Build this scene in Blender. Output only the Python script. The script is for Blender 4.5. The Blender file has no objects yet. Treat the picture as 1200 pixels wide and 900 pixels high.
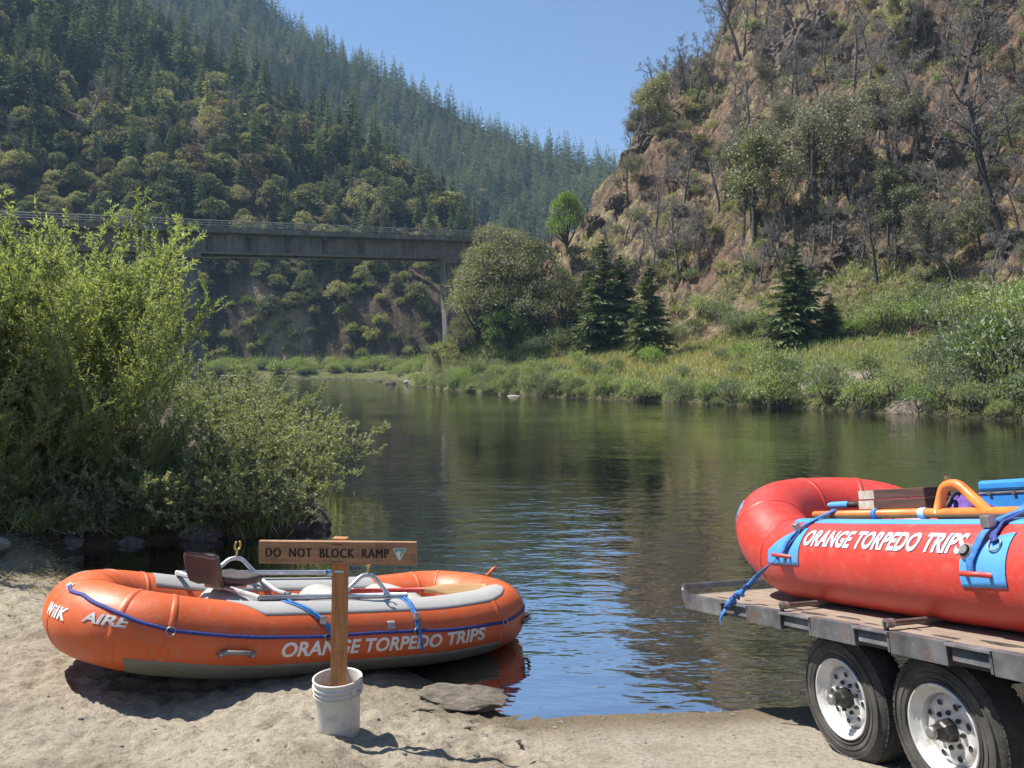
import bpy, bmesh, math, random
import numpy as np
from mathutils import Vector, Matrix, Euler
R = math.radians
sc = bpy.context.scene
COL = sc.collection
rng = np.random.default_rng(7)
random.seed(7)

# ------------------------------------------------------------------ camera
H = 2.6            # eye height above the river surface
FPX = 924.0        # focal length in pixels of a 1200 px wide picture
HOR = 430.0        # row of the horizon
cam_d = bpy.data.cameras.new("camera"); cam = bpy.data.objects.new("camera", cam_d); COL.objects.link(cam)
cam_d.sensor_width = 36.0; cam_d.lens = 36.0 * FPX / 1200.0
cam_d.clip_start = 0.05; cam_d.clip_end = 6000
cam_d.shift_y = -(450.0 - HOR) / 1200.0
cam.location = (0, 0, H); cam.rotation_euler = (R(90), 0, 0)
sc.camera = cam

# ------------------------------------------------------------------ light
SUN_TO = Vector((-0.68, 0.27, 1.13)).normalized()
elev = math.asin(SUN_TO.z); azim = math.atan2(SUN_TO.x, SUN_TO.y)
w = bpy.data.worlds.new("World"); sc.world = w; w.use_nodes = True
nt = w.node_tree; bg = nt.nodes["Background"]
sky = nt.nodes.new("ShaderNodeTexSky"); sky.sky_type = 'NISHITA'; sky.sun_disc = False
sky.sun_elevation = elev; sky.sun_rotation = azim; sky.altitude = 200; sky.air_density = 1.0; sky.dust_density = 0.0; sky.ozone_density = 3.5
nt.links.new(sky.outputs[0], bg.inputs[0]); bg.inputs[1].default_value = 0.077
sd = bpy.data.lights.new("sun", 'SUN'); sd.energy = 5.0; sd.angle = R(0.53); sd.color = (1.0, 0.95, 0.87)
sun = bpy.data.objects.new("sun", sd); COL.objects.link(sun)
sun.rotation_euler = (-SUN_TO).to_track_quat('-Z', 'Y').to_euler()
sun.location = (-30, 20, 60)
sc.view_settings.view_transform = 'Standard'; sc.view_settings.look = 'None'
sc.view_settings.exposure = 0.95; sc.view_settings.gamma = 1.0
sc.cycles.max_bounces = 7; sc.cycles.transparent_max_bounces = 12
sc.cycles.caustics_reflective = False; sc.cycles.caustics_refractive = False
sc.cycles.volume_bounces = 1
sc.cycles.sample_clamp_indirect = 6.0

# ------------------------------------------------------------------ helpers
def tag(o, label=None, cat=None, group=None, kind=None):
    if label: o["label"] = label
    if cat: o["category"] = cat
    if group: o["group"] = group
    if kind: o["kind"] = kind
    return o

def empty(name, loc=(0, 0, 0), rot=(0, 0, 0), parent=None):
    o = bpy.data.objects.new(name, None); COL.objects.link(o)
    o.location = loc; o.rotation_euler = rot; o.empty_display_size = 0.2
    if parent: o.parent = parent
    return o

def mesh_np(name, V, faces, mats, smooth=False, mi=None):
    """V (n,3); faces: list of (m,k) int arrays; mats a material or list; mi list of material index arrays"""
    me = bpy.data.meshes.new(name)
    V = np.ascontiguousarray(V, dtype=np.float32)
    if not isinstance(faces, (list, tuple)): faces = [faces]
    faces = [np.asarray(f, dtype=np.int32) for f in faces if len(f)]
    me.vertices.add(len(V)); me.vertices.foreach_set("co", V.ravel())
    loops = np.concatenate([f.ravel() for f in faces]); tot = np.concatenate([np.full(len(f), f.shape[1], np.int32) for f in faces])
    start = np.concatenate([[0], np.cumsum(tot)[:-1]]).astype(np.int32)
    me.loops.add(len(loops)); me.loops.foreach_set("vertex_index", loops)
    me.polygons.add(len(tot)); me.polygons.foreach_set("loop_start", start)
    if mi is not None: me.polygons.foreach_set("material_index", np.asarray(mi, np.int32))
    me.update(calc_edges=True)
    me.polygons.foreach_set("use_smooth", np.full(len(tot), smooth, dtype=bool))
    for m in (mats if isinstance(mats, (list, tuple)) else [mats]): me.materials.append(m)
    return me

def link(name, me, parent=None, loc=None, rot=None):
    o = bpy.data.objects.new(name, me); COL.objects.link(o)
    if parent: o.parent = parent
    if loc is not None: o.location = loc
    if rot is not None: o.rotation_euler = rot
    return o

class MB:
    """collects shapes, builds one mesh"""
    def __init__(s): s.V = []; s.F = {}; s.n = 0
    def add(s, V, *Fs):
        V = np.asarray(V, float).reshape(-1, 3)
        for F in Fs:
            F = np.asarray(F, np.int64)
            if len(F): s.F.setdefault(F.shape[1], []).append(F + s.n)
        s.V.append(V); s.n += len(V); return s
    def box(s, c, d, M=None):
        x, y, z = [q / 2 for q in d]
        V = np.array([[-x,-y,-z],[x,-y,-z],[x,y,-z],[-x,y,-z],[-x,-y,z],[x,-y,z],[x,y,z],[-x,y,z]])
        if M is not None: V = V @ np.array(M.to_3x3()).T
        return s.add(V + np.array(c), [[0,3,2,1],[4,5,6,7],[0,1,5,4],[1,2,6,5],[2,3,7,6],[3,0,4,7]])
    def grid(s, P, close_u=False, close_v=False):
        P = np.asarray(P, float); a, b = P.shape[:2]
        iu = np.arange(a if close_u else a - 1); iv = np.arange(b if close_v else b - 1)
        U, W = np.meshgrid(iu, iv, indexing='ij'); U2 = (U + 1) % a; W2 = (W + 1) % b
        F = np.stack([U*b+W, U2*b+W, U2*b+W2, U*b+W2], -1).reshape(-1, 4)
        return s.add(P.reshape(-1, 3), F)
    def tube(s, pts, r, n=8, caps=True):
        P = np.asarray(pts, float); m = len(P); r = np.broadcast_to(np.asarray(r, float), (m,))
        T = np.gradient(P, axis=0); T /= np.linalg.norm(T, axis=1)[:, None] + 1e-12
        ref = np.array([0, 0, 1.0]) if abs(T[0][2]) < 0.9 else np.array([1.0, 0, 0])
        N = np.zeros_like(P); nrm = ref - T[0] * (ref @ T[0])
        for i in range(m):
            nrm = nrm - T[i] * (nrm @ T[i]); nrm /= np.linalg.norm(nrm) + 1e-12; N[i] = nrm
        B = np.cross(T, N); a = np.linspace(0, 2*math.pi, n, endpoint=False)
        G = P[:, None] + r[:, None, None] * (np.cos(a)[None, :, None] * N[:, None] + np.sin(a)[None, :, None] * B[:, None])
        base = s.n; s.grid(G, close_v=True)
        if caps:
            s.F.setdefault(n, []).append(np.array([[base + i for i in range(n)][::-1], [base + (m-1)*n + i for i in range(n)]]))
        return s
    def lathe(s, prof, n=32, c=(0, 0, 0), axis='z'):
        pr = np.asarray(prof, float); a = np.linspace(0, 2*math.pi, n, endpoint=False)
        G = np.stack([pr[:, 0][:, None]*np.cos(a), pr[:, 0][:, None]*np.sin(a), np.repeat(pr[:, 1][:, None], n, 1)], -1)
        if axis == 'y': G = G[..., [0, 2, 1]]
        if axis == 'x': G = G[..., [2, 0, 1]]
        return s.grid(G + np.array(c), close_v=True)
    def build(s, name, mat, parent=None, smooth=False, loc=None, rot=None, bevel=0):
        me = mesh_np(name, np.concatenate(s.V), [np.concatenate(f) for f in s.F.values()], mat, smooth)
        o = link(name, me, parent, loc, rot)
        if bevel:
            b = o.modifiers.new("bevel", 'BEVEL'); b.width = bevel; b.segments = 2; b.limit_method = 'ANGLE'; b.angle_limit = R(40)
        return o

def copy_tree(o, parent=None):
    c = o.copy(); COL.objects.link(c); c.parent = parent
    for ch in list(o.children): copy_tree(ch, c)
    return c

def kids(o): return list(o.children)

def smooth01(a, b, x):
    t = np.clip((x - a) / (b - a), 0, 1); return t * t * (3 - 2 * t)

def hashn(ix, iy, seed):
    h = np.sin(ix * 127.1 + iy * 311.7 + seed * 74.7) * 43758.5453
    return h - np.floor(h)
def vnoise(x, y, seed=0):
    ix = np.floor(x); iy = np.floor(y); fx = x - ix; fy = y - iy
    fx = fx*fx*fx*(fx*(fx*6-15)+10); fy = fy*fy*fy*(fy*(fy*6-15)+10)
    a = hashn(ix, iy, seed); b = hashn(ix+1, iy, seed); c = hashn(ix, iy+1, seed); d = hashn(ix+1, iy+1, seed)
    return (a*(1-fx)+b*fx)*(1-fy) + (c*(1-fx)+d*fx)*fy
def fbm(x, y, seed=0, o=4, ridged=False):
    s = 0; a = 0.5; t = 0
    for k in range(o):
        n = vnoise(x, y, seed + k*13)
        if ridged: n = 1 - np.abs(2*n - 1)
        s = s + a*n; t += a; a *= 0.5; x, y = (x*0.8 - y*0.6)*2.03, (x*0.6 + y*0.8)*2.03
    return s / t

# ------------------------------------------------------------------ materials
def new_mat(name):
    m = bpy.data.materials.new(name); m.use_nodes = True
    nt = m.node_tree; return m, nt, nt.nodes["Principled BSDF"], nt.nodes["Material Output"]
def N(nt, typ, **kw):
    n = nt.nodes.new("ShaderNode" + typ)
    for k, v in kw.items():
        if k.startswith("i_"): n.inputs[k[2:].replace("_", " ")].default_value = v
        else: setattr(n, k, v)
    return n
def ramp(nt, fac, stops):
    r = nt.nodes.new("ShaderNodeValToRGB"); e = r.color_ramp.elements
    while len(e) < len(stops): e.new(0.5)
    for q, (p, c) in zip(e, stops): q.position = p; q.color = (*c, 1) if len(c) == 3 else c
    if fac is not None: nt.links.new(fac, r.inputs[0])
    return r.outputs[0]
def noise(nt, scale, detail=4, rough=0.55, coord="Object", vec=None):
    n = N(nt, "TexNoise"); n.inputs["Scale"].default_value = scale; n.inputs["Detail"].default_value = detail; n.inputs["Roughness"].default_value = rough
    if vec is None:
        tc = N(nt, "TexCoord"); vec = tc.outputs[coord]
    nt.links.new(vec, n.inputs["Vector"]); return n.outputs["Fac"]
def mixc(nt, fac, a, b, mode='MIX'):
    m = N(nt, "Mix", data_type='RGBA', blend_type=mode)
    for sock, v in ((m.inputs[0], fac), (m.inputs[6], a), (m.inputs[7], b)):
        if hasattr(v, "is_linked"): nt.links.new(v, sock)
        else: sock.default_value = v if isinstance(v, (int, float)) else (*v, 1)
    return m.outputs[2]
def bump(nt, h, strength, dist, bs):
    b = N(nt, "Bump"); b.inputs["Strength"].default_value = strength; b.inputs["Distance"].default_value = dist
    nt.links.new(h, b.inputs["Height"]); nt.links.new(b.outputs[0], bs.inputs["Normal"]); return b

def mat_simple(name, c1, c2, scale=6, rough=0.6, metal=0.0, bmp=0.0, bscale=None, coord="Object", lo=0.35, hi=0.65, rvar=0.12, bdist=0.01):
    m, nt, bs, out = new_mat(name)
    f = noise(nt, scale, 5, 0.6, coord)
    nt.links.new(ramp(nt, f, [(lo, c1), (hi, c2)]), bs.inputs["Base Color"])
    f2 = noise(nt, scale*2.3, 4, 0.6, coord)
    mr = N(nt, "MapRange"); mr.inputs[3].default_value = max(rough - rvar, .02); mr.inputs[4].default_value = min(rough + rvar, 1)
    nt.links.new(f2, mr.inputs[0]); nt.links.new(mr.outputs[0], bs.inputs["Roughness"])
    bs.inputs["Metallic"].default_value = metal
    if bmp: bump(nt, noise(nt, bscale or scale*8, 5, 0.65, coord), bmp, bdist, bs)
    return m

def mat_leaf(name, dark, light, trans=0.35, var=0.25, gloss=0.08, tcol=None, ns=1.7):
    """leaf: diffuse + translucent + thin sheen; colour varies by leaf position and by plant"""
    m, nt, bs, out = new_mat(name); nt.nodes.remove(bs)
    oi = N(nt, "ObjectInfo"); f = noise(nt, ns, 3, 0.7)
    geo = N(nt, "NewGeometry")
    ad = N(nt, "Math", operation='MULTIPLY_ADD'); ad.inputs[1].default_value = var; nt.links.new(oi.outputs["Random"], ad.inputs[0])
    s1 = N(nt, "Math", operation='SUBTRACT'); nt.links.new(f, s1.inputs[0]); s1.inputs[1].default_value = var/2
    nt.links.new(s1.outputs[0], ad.inputs[2])
    ri = N(nt, "Math", operation='MULTIPLY_ADD'); ri.inputs[1].default_value = 0.3; nt.links.new(geo.outputs["Random Per Island"], ri.inputs[0])
    s2 = N(nt, "Math", operation='SUBTRACT'); nt.links.new(ad.outputs[0], s2.inputs[0]); s2.inputs[1].default_value = 0.15
    nt.links.new(s2.outputs[0], ri.inputs[2])
    col = ramp(nt, ri.outputs[0], [(0.25, dark), (0.75, light)])
    d = N(nt, "BsdfDiffuse"); nt.links.new(col, d.inputs[0])
    t = N(nt, "BsdfTranslucent")
    tc = mixc(nt, 1.0, col, tcol or (1.25, 1.2, 0.55), 'MULTIPLY'); nt.links.new(tc, t.inputs[0])
    mx = N(nt, "MixShader"); mx.inputs[0].default_value = trans
    nt.links.new(d.outputs[0], mx.inputs[1]); nt.links.new(t.outputs[0], mx.inputs[2])
    g = N(nt, "BsdfGlossy"); g.inputs["Roughness"].default_value = 0.6; g.inputs[0].default_value = (0.9, 0.95, 0.9, 1)
    m2 = N(nt, "MixShader"); m2.inputs[0].default_value = gloss
    nt.links.new(mx.outputs[0], m2.inputs[1]); nt.links.new(g.outputs[0], m2.inputs[2]); nt.links.new(m2.outputs[0], out.inputs[0])
    return m

M = {}
M["willow"] = mat_leaf("willow_leaf", (0.15, 0.2, 0.075), (0.38, 0.45, 0.19), 0.54, 0.2, 0.06)
M["bushleaf"] = mat_leaf("bush_leaf", (0.13, 0.155, 0.07), (0.34, 0.37, 0.18), 0.45, 0.2, 0.08)
M["bank1"] = mat_leaf("bank_shrub_leaf", (0.11, 0.155, 0.045), (0.31, 0.37, 0.125), 0.44, 0.5)
M["bank2"] = mat_leaf("bank_willow_leaf", (0.12, 0.15, 0.075), (0.26, 0.3, 0.15), 0.4, 0.4)
M["bright"] = mat_leaf("bright_leaf", (0.12, 0.19, 0.025), (0.26, 0.36, 0.06), 0.42, 0.3)
M["conifer"] = mat_leaf("conifer_needles", (0.04, 0.068, 0.034), (0.145, 0.19, 0.09), 0.28, 0.7, 0.05)
M["conifer_far"] = mat_leaf("far_conifer_needles", (0.055, 0.085, 0.05), (0.14, 0.175, 0.095), 0.28, 0.5, 0.03)
M["oak"] = mat_leaf("oak_leaf", (0.1, 0.115, 0.045), (0.31, 0.31, 0.15), 0.32, 0.75, 0.06)
M["oakgrey"] = mat_leaf("scorched_oak_leaf", (0.13, 0.13, 0.075), (0.28, 0.26, 0.16), 0.32, 0.6, 0.05, (1.1, 1.05, 0.8))
M["hillshrub"] = mat_leaf("hillside_shrub_leaf", (0.13, 0.155, 0.05), (0.3, 0.32, 0.13), 0.38, 0.8, 0.05)
M["grass"] = mat_leaf("grass_blade", (0.2, 0.24, 0.055), (0.4, 0.44, 0.13), 0.45, 0.3)
M["drygrass"] = mat_leaf("dry_grass_blade", (0.34, 0.28, 0.11), (0.52, 0.45, 0.2), 0.4, 0.3, 0.05, (1.1, 1.05, .8))
M["oakbig"] = mat_leaf("grey_oak_leaf", (0.11, 0.12, 0.06), (0.29, 0.285, 0.16), 0.3, 0.4, 0.05)
M["conifer_near"] = mat_leaf("near_conifer_needles", (0.045, 0.068, 0.022), (0.14, 0.17, 0.06), 0.25, 0.4, 0.05)
M["twig"] = mat_simple("grey_twigs", (0.17, 0.15, 0.135), (0.33, 0.30, 0.27), 2, 0.9)
M["bark"] = mat_simple("dark_bark", (0.035, 0.028, 0.022), (0.11, 0.09, 0.07), 5, 0.9, bmp=0.5, bscale=25)
M["barkgrey"] = mat_simple("grey_bark", (0.07, 0.06, 0.05), (0.19, 0.165, 0.14), 4, 0.9, bmp=0.4, bscale=20)
M["burnt"] = mat_simple("charred_bark", (0.012, 0.011, 0.010), (0.05, 0.045, 0.04), 4, 0.85, bmp=0.5, bscale=20)
M["stem"] = mat_simple("willow_stem", (0.06, 0.05, 0.03), (0.16, 0.14, 0.08), 8, 0.85)

def mat_rock(name, c1, c2, c3, scale=1.5, bmp=0.7, bd=0.05):
    m, nt, bs, out = new_mat(name)
    tc = N(nt, "TexCoord"); vec = tc.outputs["Object"]
    f = noise(nt, scale, 8, 0.65, vec=vec); f2 = noise(nt, scale*6, 6, 0.7, vec=vec)
    c = ramp(nt, f, [(0.32, c1), (0.5, c2), (0.68, c3)])
    c = mixc(nt, 0.55, c, ramp(nt, f2, [(0.3, (0.35, 0.33, 0.3)), (0.7, (1, 1, 1))]), 'MULTIPLY')
    nt.links.new(c, bs.inputs["Base Color"]); bs.inputs["Roughness"].default_value = 0.88
    ad = N(nt, "Math", operation='ADD'); nt.links.new(f, ad.inputs[0]); nt.links.new(f2, ad.inputs[1])
    bump(nt, ad.outputs[0], bmp, bd, bs)
    return m
M["rock"] = mat_rock("cliff_rock", (0.06, 0.045, 0.035), (0.15, 0.11, 0.085), (0.29, 0.225, 0.165), 0.5, 0.9, 0.5)
M["rockgrey"] = mat_rock("river_rock", (0.10, 0.095, 0.085), (0.21, 0.20, 0.18), (0.36, 0.34, 0.30), 3.0, 0.6, 0.03)
M["rockpale"] = mat_rock("pale_river_rock", (0.22, 0.21, 0.19), (0.34, 0.32, 0.29), (0.5, 0.47, 0.43), 3.0, 0.5, 0.03)
M["slab"] = mat_rock("sandy_slab", (0.20, 0.17, 0.13), (0.33, 0.29, 0.225), (0.45, 0.40, 0.32), 6.0, 0.6, 0.02)

def attr_color(nt, name):
    a = N(nt, "Attribute"); a.attribute_name = name; return a
def set_color(me, name, C):
    at = me.attributes.new(name, 'FLOAT_COLOR', 'POINT')
    C = np.concatenate([C, np.ones((len(C), 1))], 1).astype(np.float32); at.data.foreach_set("color", C.ravel())
def set_float(me, name, A):
    at = me.attributes.new(name, 'FLOAT', 'POINT'); at.data.foreach_set("value", np.asarray(A, np.float32))
# ------------------------------------------------------------------ terrain
SHORE = np.array([(60,4),(20,5.6),(8,6.1),(4,6.08),(2.25,6.03),(1.03,5.93),(.25,5.82),(-.06,5.9),(-.45,6.35),(-1.2,7.1),(-2.4,8.3),(-3.8,9.4),(-5.5,10.1),
 (-6.2,10.7),(-6.0,11.25),(-5.1,11.75),(-4.3,12.0),(-3.3,12.4),(-3.0,13.3),(-4,16),(-9,26),(-24,60),(-55,125),(-110,160),(-200,172),
 (-200,184),(-110,178),(-60,171),(-46,170),(-34,168),(-24,158),(-19,140),(-14,109),(-7.7,89),(0,72.8),(6.8,63),(12.4,57),(18,48.5),(24.3,38.7),(34,25),(60,9)], float)
FARW = (-0.0,)
def sdf(x, y):
    """distance to the shoreline, positive on land"""
    x = np.asarray(x, float); y = np.asarray(y, float); sh = x.shape; x = x.ravel(); y = y.ravel()
    d2 = np.full(x.shape, 1e18); ins = np.zeros(x.shape, bool)
    A = SHORE; B = np.roll(SHORE, -1, 0)
    for (ax, ay), (bx, by) in zip(A, B):
        ex, ey = bx-ax, by-ay; t = np.clip(((x-ax)*ex+(y-ay)*ey)/(ex*ex+ey*ey), 0, 1)
        d2 = np.minimum(d2, (x-ax-t*ex)**2 + (y-ay-t*ey)**2)
        c = ((ay > y) != (by > y)); xi = ax + (y-ay)/(by-ay if by != ay else 1e-9)*ex
        ins ^= c & (x < xi)
    d = np.sqrt(d2); return np.where(ins, -d, d).reshape(sh)
def tab(pts):
    P = np.array(pts, float); return lambda q: np.interp(q, P[:, 0], P[:, 1])
# skyline rows of the bare slopes (1200x900 picture rows) by column, converted to real heights at real distances
T_R = tab([(300,434),(480,434),(540,415),(600,355),(640,315),(690,275),(712,225),(735,195),(748,160),(772,122),(800,90),(832,74),(850,12),(880,-60),(1000,-190),(1200,-260),(1700,-200),(2200,0)])
D_R = tab([(480,110),(540,112),(600,116),(690,128),(735,142),(800,160),(850,172),(1000,185),(1200,180),(2200,150)])
TOE_R = tab([(480,98),(540,96),(600,90),(700,80),(800,72),(935,65),(1100,57),(1200,51),(1300,48),(2200,40)])
T_L = tab([(-2500,60),(-500,-60),(0,-110),(120,0),(230,65),(300,98),(345,128),(400,152),(440,176),(490,212),(530,246),(590,290),(640,330),(700,434),(5000,434)])
D_L = tab([(-2500,330),(0,400),(230,380),(400,330),(590,250),(700,220)])
T_M = tab([(-2500,40),(100,-40),(200,-60),(290,-20),(330,28),(400,66),(470,98),(550,142),(620,172),(660,182),(720,205),(760,220),(850,240),(1000,280),(3000,400)])
D_M = tab([(-2500,720),(330,720),(550,670),(720,620),(1000,600)])
def zfun(x, y):
    x = np.asarray(x, float); y = np.asarray(y, float)
    s = sdf(x, y)
    # water bed
    zb = -np.minimum(0.22*(-s), 0.6 + 0.08*(-s)); zb = np.maximum(zb, -3.5)
    near = smooth01(30, 16, np.hypot(x, y))
    bankm = smooth01(9.6, 10.7, y) * smooth01(-1.5, -2.5, x)
    rb_ = smooth01(150, 120, y)*(x > -22)
    bench = 0.9*(1-np.exp(-np.maximum(s, 0)/0.9)) + (0.11 + 0.15*rb_)*np.minimum(s, 14) + 0.05*np.maximum(np.minimum(s, 60)-14, 0)
    ramp_ = np.where(s < 2.5, 0.235*s, 0.5875 + 0.17*np.minimum(s-2.5, 5))*(1-0.45*smooth01(-1.25, -2.3, x))
    bank = 0.26*(1-np.exp(-np.maximum(s, 0)*2.2)) + 0.17*np.minimum(s, 8)
    zn = ramp_*(1-bankm) + bank*bankm
    zl = zn*near + bench*(1-near)
    z = np.where(s > 0, zl, zb)
    Y = np.maximum(y, 1.0); px = np.where(y > 1, 600 + FPX*x/Y, np.where(x > 0, 2200, -2500)); px = np.clip(px, -2500, 2200)
    far = (y > 24)
    # right hill
    toe, D = TOE_R(px), D_R(px); zc = H + (HOR - T_R(px))/FPX*D; zt = 3.8
    t = np.clip((Y - toe)/(D - toe), 0, 1)
    zr = zt + (zc - zt)*(0.12*t*t + 0.88*t) - np.maximum(Y - D, 0)*0.55
    zr = np.where((T_R(px) < 430) & (Y > toe), zr, -50)
    rough = (fbm(x*0.055, y*0.055 + z*0, 3, 5, True) - 0.5)*8 + (fbm(x*0.2 + 9, y*0.2, 5, 4, True) - 0.5)*4.0 + (fbm(x*0.7 + 4, y*0.7, 6, 3, True) - 0.5)*2.3
    zr = zr + rough*smooth01(0, 0.14, t)*smooth01(-2, 9, zr)
    # left hill
    toe, D = 186 + 0*px, D_L(px); zc = H + (HOR - T_L(px))/FPX*D
    t = np.clip((Y - toe)/(D - toe), 0, 1)
    zL = 3.2 + (zc - 3.2)*(t + 0.19*(1-np.exp(-t*13))*(1-t)) - np.maximum(Y - D, 0)*0.5
    zL = np.where((T_L(px) < 432) & (Y > toe), zL, -50)
    zL = zL + ((fbm(x*0.02, y*0.02, 8, 4, True) - 0.5)*14 + (fbm(x*0.1, y*0.1, 9, 4) - 0.5)*6)*smooth01(0, 0.15, t)*smooth01(1, .7, t*0.8)
    # far mountain
    toe, D = 405 + 0*px, D_M(px); zc = H + (HOR - T_M(px))/FPX*D
    t = np.clip((Y - toe)/(D - toe), 0, 1)
    zm = 10 + (zc - 10)*t - np.maximum(Y - D, 0)*0.3
    zm = zm + (fbm(x*0.008, y*0.008, 15, 4, True) - 0.5)*50*smooth01(0, 0.3, t)*smooth01(1.0, 0.75, t)
    zm = np.where(Y > toe, zm, -50)
    hill = np.maximum(np.maximum(zr, zL), zm)
    return np.where(far & (hill > z) & (s > 0.5), hill, z)

def ground_pt(px, Y):
    px = np.asarray(px, float); Y = np.asarray(Y, float); X = (px - 600)/FPX*Y
    return X, Y, zfun(X, Y)
def ray_ground(px, py, y0=20, y1=1400, n=1400):
    """where the line of sight through a picture point meets the terrain"""
    Y = np.geomspace(y0, y1, n); X = (px - 600)/FPX*Y; Z = H + (HOR - py)/FPX*Y
    z = zfun(X, Y); k = np.argmax(z >= Z)
    if z[k] < Z[k]: k = n - 1
    return float(X[k]), float(Y[k]), float(z[k])

# valley sheet: polar grid, dense in front
th = np.concatenate([np.linspace(-180, -62, 30)[:-1], np.linspace(-62, -36, 60)[:-1], np.linspace(-36, 36, 760)[:-1], np.linspace(36, 62, 80)[:-1], np.linspace(62, 180, 30)])
rr = np.concatenate([np.geomspace(1.5, 30, 50)[:-1], np.geomspace(30, 190, 400)[:-1], np.geomspace(190, 460, 110)[:-1], np.geomspace(460, 1150, 60)])
TH, RR = np.meshgrid(np.radians(th), rr, indexing='ij')
X = RR*np.sin(TH); Yg = RR*np.cos(TH)
Z = zfun(X, Yg)
# the fine beach sheet covers this zone: keep the valley sheet below it
inb = smooth01(9.4, 8.6, np.abs(X))*smooth01(13.4, 12.6, Yg)*smooth01(1.0, 1.6, Yg)
Z = Z - 0.12*inb - 0.0
S = sdf(X, Yg)
# ground cover colours (what grows and lies there)
PX = np.where(Yg > 1, 600 + FPX*X/np.maximum(Yg, 1), 2200)
dzx = np.gradient(Z, axis=1)/np.maximum(np.gradient(RR, axis=1), 1e-6); steep = smooth01(0.75, 1.7, np.abs(dzx)+(fbm(X*0.5, Yg*0.5, 27, 3)-.5)*0.8)
c_soil = np.array([0.275, 0.18, 0.125]); c_dry = np.array([0.34, 0.275, 0.17]); c_green = np.array([0.16, 0.19, 0.06]); c_rock = np.array([0.18, 0.13, 0.095]); c_dark = np.array([0.07, 0.055, 0.04]); c_sand = np.array([0.42, 0.36, 0.28])
def L3(a, b, m): return a*(1-m[..., None]) + b*m[..., None]
n1 = fbm(X*0.09, Yg*0.09, 21, 4); n2 = fbm(X*0.35, Yg*0.35, 22, 4); n3 = fbm(X*0.05+5, Yg*0.05, 23, 3)
C = np.ones(X.shape + (3,))*c_soil
C = L3(C, c_dry, smooth01(0.5, 0.62, n1)); C = L3(C, c_green, smooth01(0.43, 0.55, n2)*smooth01(0.40, 0.54, n3)*0.9)
C = L3(C, c_rock, steep*0.9)
ridge = smooth01(0.72, 0.90, (Yg-TOE_R(PX))/(D_R(PX)-TOE_R(PX)))*smooth01(880, 800, PX)*(Yg < 200)
C = L3(C, c_rock*0.8, ridge*smooth01(0.36, 0.52, n2)*0.9)
isr = (PX > 540) & (Yg < 150)
Cl = L3(np.ones(X.shape + (3,))*c_dark, np.array([0.16, 0.12, 0.08]), smooth01(0.45, 0.65, n2))
gx, gy, gz = ray_ground(300, 345, 150, 500); gx2, gy2, gz2 = ray_ground(345, 405, 150, 500)
tt = np.clip(((X-gx)*(gx2-gx)+(Yg-gy)*(gy2-gy))/((gx2-gx)**2+(gy2-gy)**2), 0, 1); dg = np.hypot(X-gx-tt*(gx2-gx), Yg-gy-tt*(gy2-gy))
Cl = L3(Cl, np.array([0.40, 0.31, 0.21]), smooth01(4.5, 1.5, dg + (n2-0.5)*6))
C = np.where(((Yg > 178) & (PX < 700))[..., None], Cl, C)
mead = smooth01(16, 9, np.abs(S))*(Yg > 24)*(S > 0)
C = L3(C, c_green, mead*0.8)
dryb = mead*smooth01(640, 690, PX)*smooth01(900, 830, PX)*smooth01(2.5, 6, S); C = L3(C, np.array([0.42, 0.34, 0.15]), dryb*0.8)
for (qx, qy, rad) in ((975, 447, 2.4), (1065, 476, 1.3)):
    ax_, ay_, az_ = ray_ground(qx, qy, 30, 200); C = L3(C, c_sand, smooth01(rad, rad*0.7, np.hypot((X-ax_)*0.8, Yg-ay_) + (n2-0.5)*1.2))
C = L3(C, np.array([0.13, 0.105, 0.075]), smooth01(0.25, -0.15, Z)*(S > -0.5)*(Yg > 14))   # wet bank
bed = S < 0
C = np.where(bed[..., None], np.array([0.10, 0.085, 0.05]), C)
nearm = ((np.hypot(X, Yg) < 30) & (S > 0)); C = np.where(nearm[..., None], np.array([0.20, 0.165, 0.12]), C)
V = np.stack([X, Yg, Z], -1); a, b = X.shape
U, W = np.meshgrid(np.arange(a-1), np.arange(b-1), indexing='ij')
F = np.stack([U*b+W, (U+1)*b+W, (U+1)*b+W+1, U*b+W+1], -1).reshape(-1, 4)[:, ::-1]
m, nt, bs, out = new_mat("valley_ground")
at = attr_color(nt, "cover")
tc = N(nt, "TexCoord"); f1 = noise(nt, 1.1, 8, 0.7, vec=tc.outputs["Object"]); f2 = noise(nt, 6.0, 6, 0.7, vec=tc.outputs["Object"])
c = mixc(nt, 0.75, at.outputs["Color"], ramp(nt, f1, [(0.3, (0.30, 0.28, 0.26)), (0.5, (0.9, 0.88, 0.86)), (0.72, (1.4, 1.35, 1.3))]), 'MULTIPLY')
c = mixc(nt, 0.55, c, ramp(nt, f2, [(0.3, (0.5, 0.5, 0.48)), (0.7, (1.3, 1.3, 1.3))]), 'MULTIPLY')
nt.links.new(c, bs.inputs["Base Color"]); bs.inputs["Roughness"].default_value = 0.95; bs.inputs["Specular IOR Level"].default_value = 0.15
ad = N(nt, "Math", operation='ADD'); nt.links.new(f1, ad.inputs[0]); nt.links.new(f2, ad.inputs[1])
vo = N(nt, "TexVoronoi", feature='DISTANCE_TO_EDGE'); vo.inputs["Scale"].default_value = 0.9; wv = N(nt, "Mapping"); wv.inputs["Scale"].default_value = (1, 1, 0.55)
wn = N(nt, "TexNoise"); wn.inputs["Scale"].default_value = 0.8; wn.inputs["Detail"].default_value = 5; nt.links.new(tc.outputs["Object"], wn.inputs["Vector"])
wa_ = N(nt, "VectorMath", operation='MULTIPLY_ADD'); wa_.inputs[1].default_value = (1.6, 1.6, 1.6); nt.links.new(wn.outputs["Color"], wa_.inputs[0]); nt.links.new(tc.outputs["Object"], wa_.inputs[2])
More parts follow.
